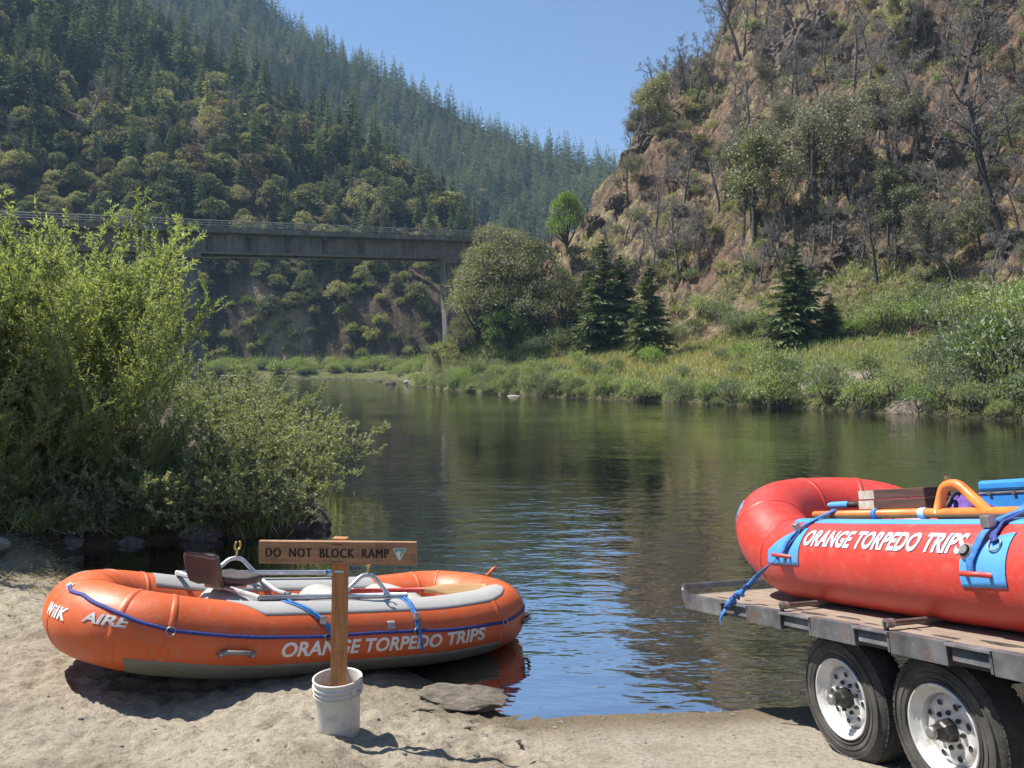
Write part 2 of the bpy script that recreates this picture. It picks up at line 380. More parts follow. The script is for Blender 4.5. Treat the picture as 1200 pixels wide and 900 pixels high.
nt.links.new(wa_.outputs[0], wv.inputs[0]); nt.links.new(wv.outputs[0], vo.inputs["Vector"])
vm = N(nt, "Math", operation='MINIMUM'); nt.links.new(vo.outputs["Distance"], vm.inputs[0]); vm.inputs[1].default_value = 0.22
ad2 = N(nt, "Math", operation='MULTIPLY_ADD'); nt.links.new(vm.outputs[0], ad2.inputs[0]); ad2.inputs[1].default_value = 2.0; nt.links.new(ad.outputs[0], ad2.inputs[2])
bump(nt, ad2.outputs[0], 0.9, 0.5, bs)
me = mesh_np("terrain", V.reshape(-1, 3), F, m, smooth=True); set_color(me, "cover", C.reshape(-1, 3))
tag(link("terrain", me), kind="structure")

# beach sheet with trodden sand
SLABC = (-0.32, 5.62)
def beach_relief(x, y):
    s = sdf(x, y); dry = smooth01(0.05, 0.8, s)
    g = (fbm(x*2.2, y*2.2, 31, 3) - 0.5)*0.05 + (fbm(x*6.5+3, y*6.5, 32, 3) - 0.5)*0.062 + (fbm(x*14, y*14, 33, 3) - 0.5)*0.058
    sandy = smooth01(0.9, -0.2, x - 0.35*(5.0 - y))
    rampg = (fbm(x*9, y*9, 34, 3) - 0.5)*0.014 + (fbm(x*1.5, y*1.5, 35, 2)-.5)*0.03
    return dry*(g*sandy*1.0 + rampg*(1-sandy)) + (1-dry)*rampg*0.6
def ground_z(x, y):
    return float(zfun(np.array([x]), np.array([y]))[0] + beach_relief(np.array([x]), np.array([y]))[0])
xs = np.arange(-9.0, 9.001, 0.03); ys = np.concatenate([np.arange(1.6, 8.2, 0.026), np.arange(8.2, 13.0, 0.045)])
Xb, Yb = np.meshgrid(xs, ys, indexing='ij'); Zb = zfun(Xb, Yb)
Zb = Zb + beach_relief(Xb, Yb)
# footprints trodden into the dry sand
fr_ = np.random.default_rng(17)
for k in range(95):
    fx, fy, fq = fr_.uniform(-4.6, 0.9), fr_.uniform(3.9, 8.4), fr_.uniform(0, 6.28)
    m_ = (np.abs(Xb-fx) < 0.3) & (np.abs(Yb-fy) < 0.3)
    u_ = (Xb[m_]-fx)*math.cos(fq)+(Yb[m_]-fy)*math.sin(fq); v_ = -(Xb[m_]-fx)*math.sin(fq)+(Yb[m_]-fy)*math.cos(fq)
    e_ = np.sqrt((u_/0.145)**2+(v_/(0.052-0.012*u_/0.145))**2)
    Zb[m_] += fr_.uniform(0.5, 1.1)*(-0.022*smooth01(1.05, 0.55, e_) + 0.012*np.exp(-((e_-1.25)/0.22)**2))
Sb = sdf(Xb, Yb)
bankm = smooth01(9.7, 10.6, Yb)*smooth01(-1.5, -2.5, Xb)
Zb = Zb + bankm*smooth01(0, .4, Sb)*((fbm(Xb*1.6, Yb*1.6, 41, 4, True)-.5)*0.30 + (fbm(Xb*5, Yb*5, 42, 4, True)-.5)*0.22)
edge = np.minimum(np.minimum(Xb+9, 9-Xb), np.minimum(Yb-1.6, 13-Yb)); Zb = Zb - 0.3*smooth01(0.35, 0, edge)
sandy = smooth01(0.9, -0.2, Xb - 0.35*(5.0 - Yb))
nn = fbm(Xb*1.2, Yb*1.2, 44, 4)
C = np.ones(Xb.shape + (3,))*np.array([0.355, 0.31, 0.24]); C = L3(C, np.array([0.35, 0.313, 0.255]), 1-sandy)
C = L3(C, np.array([0.26, 0.22, 0.16]), smooth01(0.5, 0.7, nn)*0.7)
wet = smooth01(0.20, 0.04, Zb + (nn-0.5)*0.16); C = L3(C, np.array([0.16, 0.125, 0.08]), wet*0.9)
C = L3(C, np.array([0.10, 0.08, 0.055]), bankm)
C = L3(C, np.array([0.085, 0.075, 0.04]), smooth01(-0.02, -0.5, Zb))
V = np.stack([Xb, Yb, Zb], -1); a, b = Xb.shape
U, W = np.meshgrid(np.arange(a-1), np.arange(b-1), indexing='ij')
F = np.stack([U*b+W, (U+1)*b+W, (U+1)*b+W+1, U*b+W+1], -1).reshape(-1, 4)
m, nt, bs, out = new_mat("beach_sand")
at = attr_color(nt, "cover"); tc = N(nt, "TexCoord"); v = tc.outputs["Object"]
f1 = noise(nt, 28, 6, 0.7, vec=v); f2 = noise(nt, 160, 3, 0.6, vec=v); f3 = noise(nt, 3.5, 5, 0.6, vec=v)
c = mixc(nt, 0.8, at.outputs["Color"], ramp(nt, f1, [(0.32, (0.55, 0.53, 0.50)), (0.5, (1, 1, 1)), (0.7, (1.22, 1.22, 1.22))]), 'MULTIPLY')
c = mixc(nt, 0.8, c, ramp(nt, f2, [(0.3, (0.55, 0.54, 0.53)), (0.5, (1, 1, 1)), (0.72, (1.3, 1.3, 1.3))]), 'MULTIPLY')
c = mixc(nt, 0.5, c, ramp(nt, f3, [(0.3, (0.8, 0.78, 0.75)), (0.7, (1.1, 1.1, 1.1))]), 'MULTIPLY')
nt.links.new(c, bs.inputs["Base Color"]); bs.inputs["Roughness"].default_value = 0.93; bs.inputs["Specular IOR Level"].default_value = 0.2
ad = N(nt, "Math", operation='MULTIPLY_ADD'); nt.links.new(f2, ad.inputs[0]); ad.inputs[1].default_value = 0.35; nt.links.new(f1, ad.inputs[2])
bump(nt, ad.outputs[0], 0.85, 0.032, bs)
me = mesh_np("beach", V.reshape(-1, 3), F, m, smooth=True); set_color(me, "cover", C.reshape(-1, 3))
tag(link("beach", me), kind="structure")

# ------------------------------------------------------------------ water
thw = np.radians(np.linspace(-89, 89, 360)); rw = np.geomspace(2.0, 420, 300)
TH, RR = np.meshgrid(thw, rw, indexing='ij'); Xw = RR*np.sin(TH); Yw = RR*np.cos(TH)
dep = -zfun(Xw, Yw)
keep = dep > -0.6
V = np.stack([Xw, Yw, np.zeros_like(Xw)], -1); a, b = Xw.shape
U, W = np.meshgrid(np.arange(a-1), np.arange(b-1), indexing='ij')
k4 = keep[:-1, :-1] | keep[1:, :-1] | keep[1:, 1:] | keep[:-1, 1:]
F = np.stack([U*b+W, (U+1)*b+W, (U+1)*b+W+1, U*b+W+1], -1)[k4][:, ::-1]
used = np.unique(F); remap = -np.ones(a*b, int); remap[used] = np.arange(len(used)); F = remap[F]
m, nt, bs, out = new_mat("river_water"); nt.nodes.remove(bs)
tc = N(nt, "TexCoord"); mp = N(nt, "Mapping"); mp.inputs["Scale"].default_value = (0.42, 1.0, 1.0); mp.inputs["Rotation"].default_value = (0, 0, 0.15); nt.links.new(tc.outputs["Object"], mp.inputs[0])
w1 = noise(nt, 0.55, 3, 0.5, vec=mp.outputs[0]); w2 = noise(nt, 2.6, 3, 0.55, vec=mp.outputs[0]); w3 = noise(nt, 9.0, 2, 0.5, vec=mp.outputs[0]); patch = noise(nt, 0.11, 2, 0.5, vec=tc.outputs["Object"])
pr = N(nt, "MapRange"); pr.inputs[1].default_value = 0.42; pr.inputs[2].default_value = 0.62; pr.inputs[3].default_value = 0.35; pr.inputs[4].default_value = 1.0; nt.links.new(patch, pr.inputs[0])
hsum = N(nt, "Math", operation='MULTIPLY_ADD'); nt.links.new(w1, hsum.inputs[0]); hsum.inputs[1].default_value = 2.2
h2 = N(nt, "Math", operation='MULTIPLY_ADD'); nt.links.new(w2, h2.inputs[0]); h2.inputs[1].default_value = 1.35
h3 = N(nt, "Math", operation='MULTIPLY'); nt.links.new(w3, h3.inputs[0]); h3.inputs[1].default_value = 0.30
nt.links.new(h3.outputs[0], h2.inputs[2]); nt.links.new(h2.outputs[0], hsum.inputs[2])
bm_ = N(nt, "Bump"); nt.links.new(hsum.outputs[0], bm_.inputs["Height"]); bm_.inputs["Distance"].default_value = 0.021
nt.links.new(pr.outputs[0], bm_.inputs["Strength"])
gl = N(nt, "BsdfGlossy"); gl.inputs["Roughness"].default_value = 0.02; nt.links.new(bm_.outputs[0], gl.inputs["Normal"])
fr = N(nt, "Fresnel"); fr.inputs[0].default_value = 1.333; nt.links.new(bm_.outputs[0], fr.inputs["Normal"])
df = N(nt, "BsdfDiffuse"); df.inputs[0].default_value = (0.125, 0.150, 0.065, 1)
tr = N(nt, "BsdfTransparent"); tr.inputs[0].default_value = (0.86, 0.84, 0.66, 1)
da = N(nt, "Attribute"); da.attribute_name = "murk"
mu = N(nt, "MixShader"); nt.links.new(da.outputs["Fac"], mu.inputs[0]); nt.links.new(tr.outputs[0], mu.inputs[1]); nt.links.new(df.outputs[0], mu.inputs[2])
mf = N(nt, "MixShader"); nt.links.new(fr.outputs[0], mf.inputs[0]); nt.links.new(mu.outputs[0], mf.inputs[1]); nt.links.new(gl.outputs[0], mf.inputs[2])
nt.links.new(mf.outputs[0], out.inputs[0])
me = mesh_np("river", V.reshape(-1, 3)[used], F, m, smooth=True)
set_float(me, "murk", (1 - np.exp(-np.maximum(dep, 0)/0.45)).ravel()[used])
tag(link("river", me), kind="structure")
# ------------------------------------------------------------------ lettering
def text_geo(s, height, length=None, bold=0.02, shear=0.0, spacing=1.0, maxedge=0.03):
    cu = bpy.data.curves.new("lettering", 'FONT'); cu.body = s; cu.offset = bold; cu.shear = shear; cu.space_character = spacing; cu.resolution_u = 3
    o = bpy.data.objects.new("lettering", cu); COL.objects.link(o)
    dg = bpy.context.evaluated_depsgraph_get(); me = bpy.data.meshes.new_from_object(o.evaluated_get(dg))
    bm = bmesh.new(); bm.from_mesh(me); bmesh.ops.remove_doubles(bm, verts=bm.verts, dist=1e-5)
    xs = [v.co.x for v in bm.verts]; ys = [v.co.y for v in bm.verts]; x0, x1, y0, y1 = min(xs), max(xs), min(ys), max(ys)
    sy = height/(y1-y0); sx = sy if length is None else length/(x1-x0)
    for v in bm.verts: v.co.x = (v.co.x-(x0+x1)/2)*sx; v.co.y = (v.co.y-(y0+y1)/2)*sy; v.co.z = 0
    bmesh.ops.triangulate(bm, faces=bm.faces)
    for _ in range(2):
        le = [e for e in bm.edges if e.calc_length() > maxedge]
        if not le: break
        bmesh.ops.subdivide_edges(bm, edges=le, cuts=1); bmesh.ops.triangulate(bm, faces=bm.faces)
    bm.verts.index_update()
    V = np.array([v.co[:] for v in bm.verts]); F = np.array([[v.index for v in f.verts] for f in bm.faces])
    bm.free(); bpy.data.objects.remove(o); bpy.data.curves.remove(cu); bpy.data.meshes.remove(me)
    return V, F
def lettering(name, s, height, mat, parent, fn, heavy=0.0, **kw):
    V, F = text_geo(s, height, **kw)
    if heavy:   # thicker strokes: the same print laid three times with a slight shift
        P = np.concatenate([np.array([fn(u+d, v) for u, v, _ in V])+np.array([0, -abs(d)*0.12, abs(d)*0.0]) for d in (0.0, heavy, -heavy*0.98)]); F = np.concatenate([F, F+len(V), F+2*len(V)])
    else: P = np.array([fn(u, v) for u, v, _ in V])
    return link(name, mesh_np(name, P, F, mat), parent)

# ------------------------------------------------------------------ object materials
def mat_pvc(name, c, rough=0.36, dirt=(0.30, 0.25, 0.19), dirtamt=0.35, fade=None):
    m, nt, bs, out = new_mat(name)
    tc = N(nt, "TexCoord"); v = tc.outputs["Object"]
    f = noise(nt, 2.2, 6, 0.65, vec=v); f2 = noise(nt, 14, 6, 0.7, vec=v); f3 = noise(nt, 60, 3, 0.6, vec=v)
    base = ramp(nt, f, [(0.3, tuple(q*0.88 for q in c)), (0.7, fade or tuple(min(q*1.08+0.01, 1) for q in c))])
    sx = N(nt, "SeparateXYZ"); nt.links.new(v, sx.inputs[0])
    k = ramp(nt, f2, [(0.52, (0, 0, 0)), (0.75, (1, 1, 1))])
    kk = N(nt, "Math", operation='MULTIPLY'); nt.links.new(k, kk.inputs[0]); kk.inputs[1].default_value = dirtamt
    c2 = mixc(nt, kk.outputs[0], base, dirt)
    mp = N(nt, "Mapping"); mp.inputs["Scale"].default_value = (3.0, 3.0, 22.0); mp.inputs["Rotation"].default_value = (0.25, 0.12, 0.0); nt.links.new(v, mp.inputs[0])
    sc1 = ramp(nt, noise(nt, 3.0, 6, 0.75, vec=mp.outputs[0]), [(0.60, (0, 0, 0)), (0.68, (1, 1, 1))]); sk = N(nt, "Math", operation='MULTIPLY'); nt.links.new(sc1, sk.inputs[0]); sk.inputs[1].default_value = dirtamt*0.55
    c2 = mixc(nt, sk.outputs[0], c2, (0.16, 0.13, 0.10))
    fs = ramp(nt, noise(nt, 75, 3, 0.6, vec=v), [(0.62, (0, 0, 0)), (0.72, (1, 1, 1))]); sk2 = N(nt, "Math", operation='MULTIPLY'); nt.links.new(fs, sk2.inputs[0]); sk2.inputs[1].default_value = dirtamt*0.5
    c2 = mixc(nt, sk2.outputs[0], c2, (0.42, 0.36, 0.28))
    nt.links.new(c2, bs.inputs["Base Color"])
    mr = N(nt, "MapRange"); mr.inputs[3].default_value = rough-0.08; mr.inputs[4].default_value = rough+0.2
    nt.links.new(f2, mr.inputs[0]); nt.links.new(mr.outputs[0], bs.inputs["Roughness"])
    ad = N(nt, "Math", operation='MULTIPLY_ADD'); nt.links.new(f3, ad.inputs[0]); ad.inputs[1].default_value = 0.12; nt.links.new(f, ad.inputs[2])
    bump(nt, ad.outputs[0], 0.35, 0.02, bs)
    return m
M["orange"] = mat_pvc("orange_pvc", (0.60, 0.102, 0.017), 0.42, dirtamt=0.5)
M["red"] = mat_pvc("red_pvc", (0.53, 0.042, 0.028), 0.38, dirtamt=0.3)
M["pvcgrey"] = mat_pvc("grey_pvc", (0.36, 0.355, 0.335), 0.45)
M["pvcdark"] = mat_pvc("dark_grey_pvc", (0.16, 0.155, 0.125), 0.6, dirtamt=0.5)
M["pvcblue"] = mat_pvc("light_blue_pvc", (0.075, 0.31, 0.68), 0.42, dirtamt=0.15)
M["print_white"] = mat_simple("white_print", (0.72, 0.70, 0.66), (0.82, 0.80, 0.77), 25, 0.55)
M["print_pale"] = mat_simple("pale_blue_print", (0.36, 0.56, 0.76), (0.50, 0.68, 0.82), 30, 0.55)
M["print_silver"] = mat_simple("silver_print", (0.40, 0.36, 0.36), (0.60, 0.56, 0.56), 25, 0.5)
M["webnavy"] = mat_simple("navy_webbing", (0.018, 0.03, 0.16), (0.035, 0.06, 0.26), 40, 0.75, bmp=0.4, bscale=220, bdist=0.003)
M["webblue"] = mat_simple("blue_webbing", (0.025, 0.12, 0.36), (0.06, 0.24, 0.56), 30, 0.75, bmp=0.4, bscale=220, bdist=0.003)
M["alu"] = mat_simple("worn_aluminium", (0.52, 0.53, 0.55), (0.70, 0.70, 0.71), 9, 0.42, metal=0.75, bmp=0.1)
M["brass"] = mat_simple("brass", (0.42, 0.29, 0.10), (0.60, 0.45, 0.20), 20, 0.35, metal=0.9)
M["steel"] = mat_simple("dull_steel", (0.30, 0.29, 0.28), (0.50, 0.49, 0.47), 12, 0.4, metal=0.8)
M["seat"] = mat_simple("brown_seat_plastic", (0.055, 0.042, 0.04), (0.095, 0.075, 0.068), 8, 0.5, bmp=0.15, bscale=90)
M["handle"] = mat_simple("grey_rubber", (0.16, 0.15, 0.15), (0.25, 0.24, 0.235), 15, 0.5)
M["black"] = mat_simple("black_rubber", (0.012, 0.012, 0.012), (0.03, 0.029, 0.028), 15, 0.6)
M["oarred"] = mat_simple("red_oar_paint", (0.42, 0.035, 0.025), (0.55, 0.06, 0.035), 12, 0.5)
def mat_wood(name, c1, c2, stretch=(1, 14, 14), scale=3.0, rough=0.7, bmp=0.3):
    m, nt, bs, out = new_mat(name)
    tc = N(nt, "TexCoord"); mp = N(nt, "Mapping"); mp.inputs["Scale"].default_value = stretch; nt.links.new(tc.outputs["Object"], mp.inputs[0])
    f = noise(nt, scale, 6, 0.6, vec=mp.outputs[0]); g = noise(nt, scale*0.4, 3, 0.5, vec=tc.outputs["Object"])
    c = ramp(nt, f, [(0.32, c1), (0.66, c2)]); c = mixc(nt, 0.4, c, ramp(nt, g, [(0.3, (0.75, 0.72, 0.7)), (0.7, (1.1, 1.1, 1.1))]), 'MULTIPLY')
    nt.links.new(c, bs.inputs["Base Color"]); bs.inputs["Roughness"].default_value = rough
    bump(nt, f, bmp, 0.004, bs); return m
M["bladewood"] = mat_wood("oar_wood", (0.42, 0.24, 0.10), (0.58, 0.36, 0.17), rough=0.5)
M["signwood"] = mat_wood("stained_board", (0.25, 0.125, 0.065), (0.41, 0.225, 0.12), (1, 12, 12), 3.5)
M["postwood"] = mat_wood("stained_post", (0.30, 0.125, 0.045), (0.46, 0.215, 0.08), (12, 12, 1), 3.5)
M["ply"] = mat_wood("weathered_plywood", (0.20, 0.15, 0.113), (0.31, 0.24, 0.185), (1.2, 9, 9), 2.2, 0.8)
M["timberend"] = mat_simple("pale_end_grain", (0.42, 0.36, 0.28), (0.60, 0.54, 0.44), 35, 0.85, bmp=0.4)
M["timberdark"] = mat_wood("dark_red_timber", (0.05, 0.025, 0.02), (0.12, 0.06, 0.045))
M["routed"] = mat_simple("burnt_lettering", (0.012, 0.010, 0.009), (0.03, 0.024, 0.02), 20, 0.85)

# ------------------------------------------------------------------ inflatable raft
class Raft:
    def __init__(s, A, B, xs, r, kick0, kick1, kstart=0.38):
        # plan of the tube centre line, counter-clockwise from the middle of the near side
        q = [(xs, -B), (xs+(A-xs)*0.62, -B*0.80), (A, -B*0.36)]
        P = [(0, -B)] + q + [(x, -y) for x, y in q[::-1]] + [(0, B)] + [(-x, -y) for x, y in q] + [(-x, y) for x, y in q[::-1]]
        P = np.array(P, float)
        for _ in range(3):
            Q = np.roll(P, -1, 0); P = np.stack([P*0.80+Q*0.20, P*0.20+Q*0.80], 1).reshape(-1, 2)
        k = np.argmin(np.abs(P[:, 0]) + 10*(P[:, 1] > 0)); P = np.roll(P, -k, 0)
        if P[1][0] < P[0][0]: pass
        L = np.concatenate([[0], np.cumsum(np.linalg.norm(np.roll(P, -1, 0)-P, axis=1))]); tot = L[-1]
        n = 260; si = np.linspace(0, tot, n, endpoint=False); Pc = np.concatenate([P, P[:1]])
        x = np.interp(si, L, Pc[:, 0]); y = np.interp(si, L, Pc[:, 1])
        kk = np.where(x > 0, kick1, kick0); t = smooth01(kstart, 1.05, np.abs(x)/A)
        z = kk*t + 0.03*(x/A)**2
        C = np.stack([x, y, z], -1); s.x0 = x[0]
        T = np.roll(C, -1, 0) - np.roll(C, 1, 0); T /= np.linalg.norm(T, axis=1)[:, None]
        Nn = np.stack([T[:, 1], -T[:, 0], 0*x], -1); Nn /= np.linalg.norm(Nn, axis=1)[:, None]
        Bn = np.cross(Nn, T)*-1; Bn = np.where((Bn[:, 2] < 0)[:, None], -Bn, Bn)
        s.C, s.N, s.B, s.tot, s.n, s.r, s.A, s.Bw, s.xs = C, Nn, Bn, tot, n, r, A, B, xs
        s.rad = r*(1 + 0.0*si)
    def at(s, x, side=-1):
        """arc length of the tube point with this x on the near (-1) or far (+1) side"""
        m = np.where(s.C[:, 1]*side > 0)[0]; k = m[np.argmin(np.abs(s.C[m, 0]-x))]; v = k*s.tot/s.n
        return v if v < s.tot*0.75 else v - s.tot
    def surf(s, a, th, off=0.0):
        f = (a % s.tot)/s.tot*s.n; i = int(f) % s.n; j = (i+1) % s.n; u = f-int(f)
        C = s.C[i]*(1-u)+s.C[j]*u; Nn = s.N[i]*(1-u)+s.N[j]*u; B = s.B[i]*(1-u)+s.B[j]*u; r = s.rad[i]*(1-u)+s.rad[j]*u
        return C + (r+off)*(math.cos(th)*Nn + math.sin(th)*B)
    def tube(s, mat, parent, seams=()):
        a = np.linspace(0, 2*math.pi, 40, endpoint=False)
        rad = s.rad.copy(); si = np.arange(s.n)*s.tot/s.n
        G = s.C[:, None] + rad[:, None, None]*(np.cos(a)[None, :, None]*s.N[:, None] + np.sin(a)[None, :, None]*s.B[:, None])
        mb = MB(); mb.grid(G[:, ::-1], True, True); return mb.build("tube", mat, parent, True)
    def seam(s, a, mat, parent, w=0.018, h=0.0035):
        ang = np.linspace(0, 2*math.pi, 41)
        G = np.array([[s.surf(a+da, t, o) for t in ang] for da, o in ((-w, 0.0005), (-w*0.9, h), (w*0.9, h), (w, 0.0005))])
        mb = MB(); mb.grid(G); return mb.build("seam", mat, parent, True)
    def patch(s, name, mat, parent, poly=None, a0=0, a1=1, t0=0, t1=1, off=0.005, nu=40, nv=10, edge=None):
        """raised sheet on the tube; edge(u) may return (t0, t1) along the length"""
        rows = []
        for u in np.linspace(0, 1, nu):
            lo, hi = (t0, t1) if edge is None else edge(u)
            a = a0+(a1-a0)*u
            rows.append([s.surf(a, lo, 0.0)] + [s.surf(a, lo+(hi-lo)*v, off) for v in np.linspace(0.01, 0.99, nv)] + [s.surf(a, hi, 0.0)])
        mb = MB(); mb.grid(np.array(rows)); return mb.build(name, mat, parent, True)
    def strap(s, name, mat, parent, path, width=0.03, off=0.006, sub=6):
        """webbing laid on the tube along (arc, theta) points"""
        P = np.array(path, float); u = np.linspace(0, len(P)-1, (len(P)-1)*sub+1); A = np.interp(u, range(len(P)), P[:, 0]); T = np.interp(u, range(len(P)), P[:, 1])
        c = np.array([s.surf(a, t, off) for a, t in zip(A, T)]); c2 = np.array([s.surf(a, t, off+0.03) for a, t in zip(A, T)])
        nrm = c2-c; nrm /= np.linalg.norm(nrm, axis=1)[:, None]; tg = np.gradient(c, axis=0); tg /= np.linalg.norm(tg, axis=1)[:, None]+1e-9
        sd = np.cross(tg, nrm)*width/2
        G = np.stack([c-sd-nrm*0.003, c-sd, c+sd, c+sd-nrm*0.003], 1); mb = MB(); mb.grid(G, close_v=True); return mb.build(name, mat, parent, True)
    def d_ring(s, a, th, parent, R_=0.03):
        c = s.surf(a, th, 0.012); u = s.surf(a+0.01, th, 0.012)-c; u /= np.linalg.norm(u); v = s.surf(a, th+0.02, 0.012)-c; v /= np.linalg.norm(v)
        ang = np.linspace(0, 2*math.pi, 17); mb = MB(); mb.tube([c+R_*(math.cos(q)*u+math.sin(q)*v) for q in ang], 0.004, 6); return mb.build("d_ring", M["steel"], parent, True)

def molded_handle(rf, a, th, parent, L=0.15, mat=None):
    c0 = [(-L*0.62, 0.008), (-L*0.48, 0.014), (-L*0.36, 0.042), (0, 0.050), (L*0.36, 0.042), (L*0.48, 0.014), (L*0.62, 0.008)]
    bow = lambda d: th + (0.10 if abs(d) < L*0.4 else 0.02)
    mb = MB(); mb.tube([rf.surf(a+d, bow(d), o) for d, o in c0], [0.022, 0.024, 0.017, 0.016, 0.017, 0.024, 0.022], 10)
    o = mb.build("grab_handle", mat or M["handle"], parent, True)
    for sg in (-1, 1):
        b = MB(); p = rf.surf(a+sg*L*0.55, th+0.02, 0.036); q = rf.surf(a+sg*L*0.55, th+0.02, 0.028); b.tube([q, p], 0.008, 8); b.build("rivet", M["steel"], o)
    return o

# ---- orange raft beached in the foreground
yaw = R(35.0); pitch = R(8.3)
raft = empty("raft", (-1.77, 6.94, 0.365), (0, 0, 0))
raft.rotation_mode = 'XYZ'; raft.rotation_euler = (Matrix.Rotation(yaw, 3, 'Z') @ Matrix.Rotation(pitch, 3, 'Y') @ Matrix.Rotation(R(-4.6), 3, 'X')).to_euler()
tag(raft, "orange inflatable raft with grey trim, half on the sand and half afloat", "raft")
rf = Raft(1.79, 0.66, 1.36, 0.275, 0.09, 0.07)
rf.tube(M["orange"], raft)
near = lambda x: rf.at(x, -1)
farS = lambda x: rf.at(x, 1)
# grey chafe sheets along both sides and the dark bottom strip
def e_round(lo, hi, k=0.05):
    def f(u):
        t = min(u, 1-u)/k; t = min(t, 1); q = math.sqrt(max(1-(1-t)**2, 0)); m = (lo+hi)/2; return m+(lo-m)*max(q, 0.02), m+(hi-m)*max(q, 0.02)
    return f
TOP0 = 0.86
def e_diag(u):
    lo = 0.80 if u > 0.0 else 0.80
    t = min(u/0.10, 1); t2 = min((1-u)/0.12, 1); return (TOP0, 0.5+ (2.25-0.5)*1.0) if 0.1 < u < 0.88 else (TOP0+(1-t)*0.75+(1-t2**0.5)*0.75, 2.25-(1-t)*0.05-(1-t2**0.5)*0.6)
rf.patch("chafe_sheet", M["pvcgrey"], raft, a0=near(-0.98), a1=near(1.62), edge=e_diag, nu=70, nv=14)
rf.patch("chafe_sheet", M["pvcgrey"], raft, a0=farS(0.85), a1=farS(-1.25), t0=0.75, t1=2.35, nu=60, nv=14)
rf.patch("bottom_strip", M["pvcdark"], raft, a0=near(-1.50), a1=near(1.40), t0=-1.75, t1=-0.52, off=0.006, nu=70, nv=14)
for x in (-1.58, -1.34, 1.36, 1.60): rf.seam(near(x), M["orange"], raft)
for x in (-1.58, -1.34, 1.36, 1.60): rf.seam(farS(x), M["orange"], raft)
for sg in (0, 1):
    mid = rf.tot/4 if sg == 0 else -rf.tot/4
    for d in (-0.24, 0.24): rf.seam(mid+d, M["orange"], raft)
# lettering
rf_map = lambda a_c, t_c: (lambda u, v: rf.surf(a_c+u, t_c+v/rf.r, 0.0045))
lettering("lettering", "ORANGE TORPEDO TRIPS", 0.112, M["print_white"], raft, rf_map(near(0.30), -0.10), length=1.80, bold=0.030, shear=0.12)
lettering("lettering", "AIRE", 0.070, M["print_silver"], raft, rf_map(near(-1.62)+0.02, 0.36), length=0.21, bold=0.035, shear=0.15)
a_w = near(-1.62)-0.30
lettering("lettering", "WilK", 0.085, M["print_white"], raft, rf_map(a_w-0.03, 0.28), length=0.22, bold=0.0, shear=0.1, spacing=1.15, heavy=0.004)
# navy perimeter line through rings
ringx = [(near(-1.36), 0.27), (near(-0.22), 0.20), (near(0.55), 0.22), (near(1.40), 0.12)]
line = [(a_w-0.12, 0.98), (a_w-0.02, 0.86), (a_w+0.10, 0.86), (near(-1.62), 0.66), (near(-1.5), 0.45), ringx[0], (near(-0.8), 0.25), ringx[1], (near(0.15), 0.235), ringx[2], (near(1.0), 0.16), ringx[3], (near(1.62), 0.32), (near(1.72)+0.1, 0.55), (near(1.72)+0.30, 0.92)]
rf.strap("perimeter_line", M["webnavy"], raft, line, 0.026, 0.008, 10)
for a_, t_ in ringx: rf.d_ring(a_, t_-0.02, raft)
d = rf.patch("strap_keeper", M["pvcgrey"], raft, a0=a_w-0.20, a1=a_w-0.08, t0=0.90, t1=1.06, nu=6, nv=4)
molded_handle(rf, near(-0.90), -0.20, raft, 0.20); molded_handle(rf, near(1.62), -0.10, raft, 0.12)
rf.patch("repair_patch", M["pvcgrey"], raft, a0=near(0.27), a1=near(0.33), t0=0.30, t1=0.55, nu=4, nv=5)
b = MB(); p0 = rf.surf(rf.tot/4+0.15, 1.3, 0); p1 = rf.surf(rf.tot/4+0.15, 1.15, 0.09); b.tube([p0, p1, p1+np.array([0.03, -0.02, 0.03])], [0.02, 0.018, 0.012], 6); b.build("pull_tab", M["orange"], raft, True)
# inflatable floor
fl = MB(); gx_ = np.linspace(-1.5, 1.5, 31); gy_ = np.linspace(-0.60, 0.60, 25)
G = np.array([[(x, y*(1-0.25*smooth01(1.0, 1.5, abs(x))), -0.13 + 0.025*abs(math.sin(y/0.6*math.pi*3)) + 0.10*smooth01(0.8, 1.5, abs(x))) for y in gy_] for x in gx_])
fl.grid(G); G2 = G.copy(); G2[..., 2] -= 0.10; fl.grid(G2[:, ::-1]); fl.build("floor", M["pvcgrey"], raft, True)
# thwart tubes across the raft
for x, r_ in ((-0.72, 0.19), (0.16, 0.18), (0.80, 0.185)):
    mb = MB(); yy = np.linspace(-0.52, 0.52, 21); rr_ = r_*np.clip(1.04-np.abs(yy/0.55)**3.2*0.55, 0.3, 1.0)
    mb.tube(np.stack([0*yy+x, yy, 0*yy+0.10], -1), rr_, 20); mb.build("thwart", M["pvcgrey"], raft, True)

raftM = raft.rotation_euler.to_matrix(); raftL = Vector(raft.location)
def rw_pt(p): return raftL + raftM @ Vector(p)
# rowing frame strapped on top
zr = 0.275 + 0.028
frame = empty("rowing_frame", raft.location, raft.rotation_euler)
tag(frame, "tubular aluminium rowing frame strapped across the orange raft", "rowing frame")
yN, yF = -0.62, 0.64; xa, xb = -0.72, 0.52
def pipe(name, pts, r=0.022, mat=None, parent=None, n=10):
    P = [Vector(p) for p in pts]; out = [P[0]]
    for i in range(1, len(P)-1):
        a, b, c = P[i-1], P[i], P[i+1]; q = min(0.07, (a-b).length*0.45, (c-b).length*0.45)
        s0 = b+(a-b).normalized()*q; s1 = b+(c-b).normalized()*q
        for k in range(6): t = k/5; out.append(s0*(1-t)**2+b*2*t*(1-t)+s1*t*t)
    out.append(P[-1]); mb = MB(); mb.tube(out, r, n); return mb.build(name, mat or M["alu"], parent or frame, True)
pipe("side_rail", [(xa+0.02, yN, zr), (xb+0.06, yN, zr)])
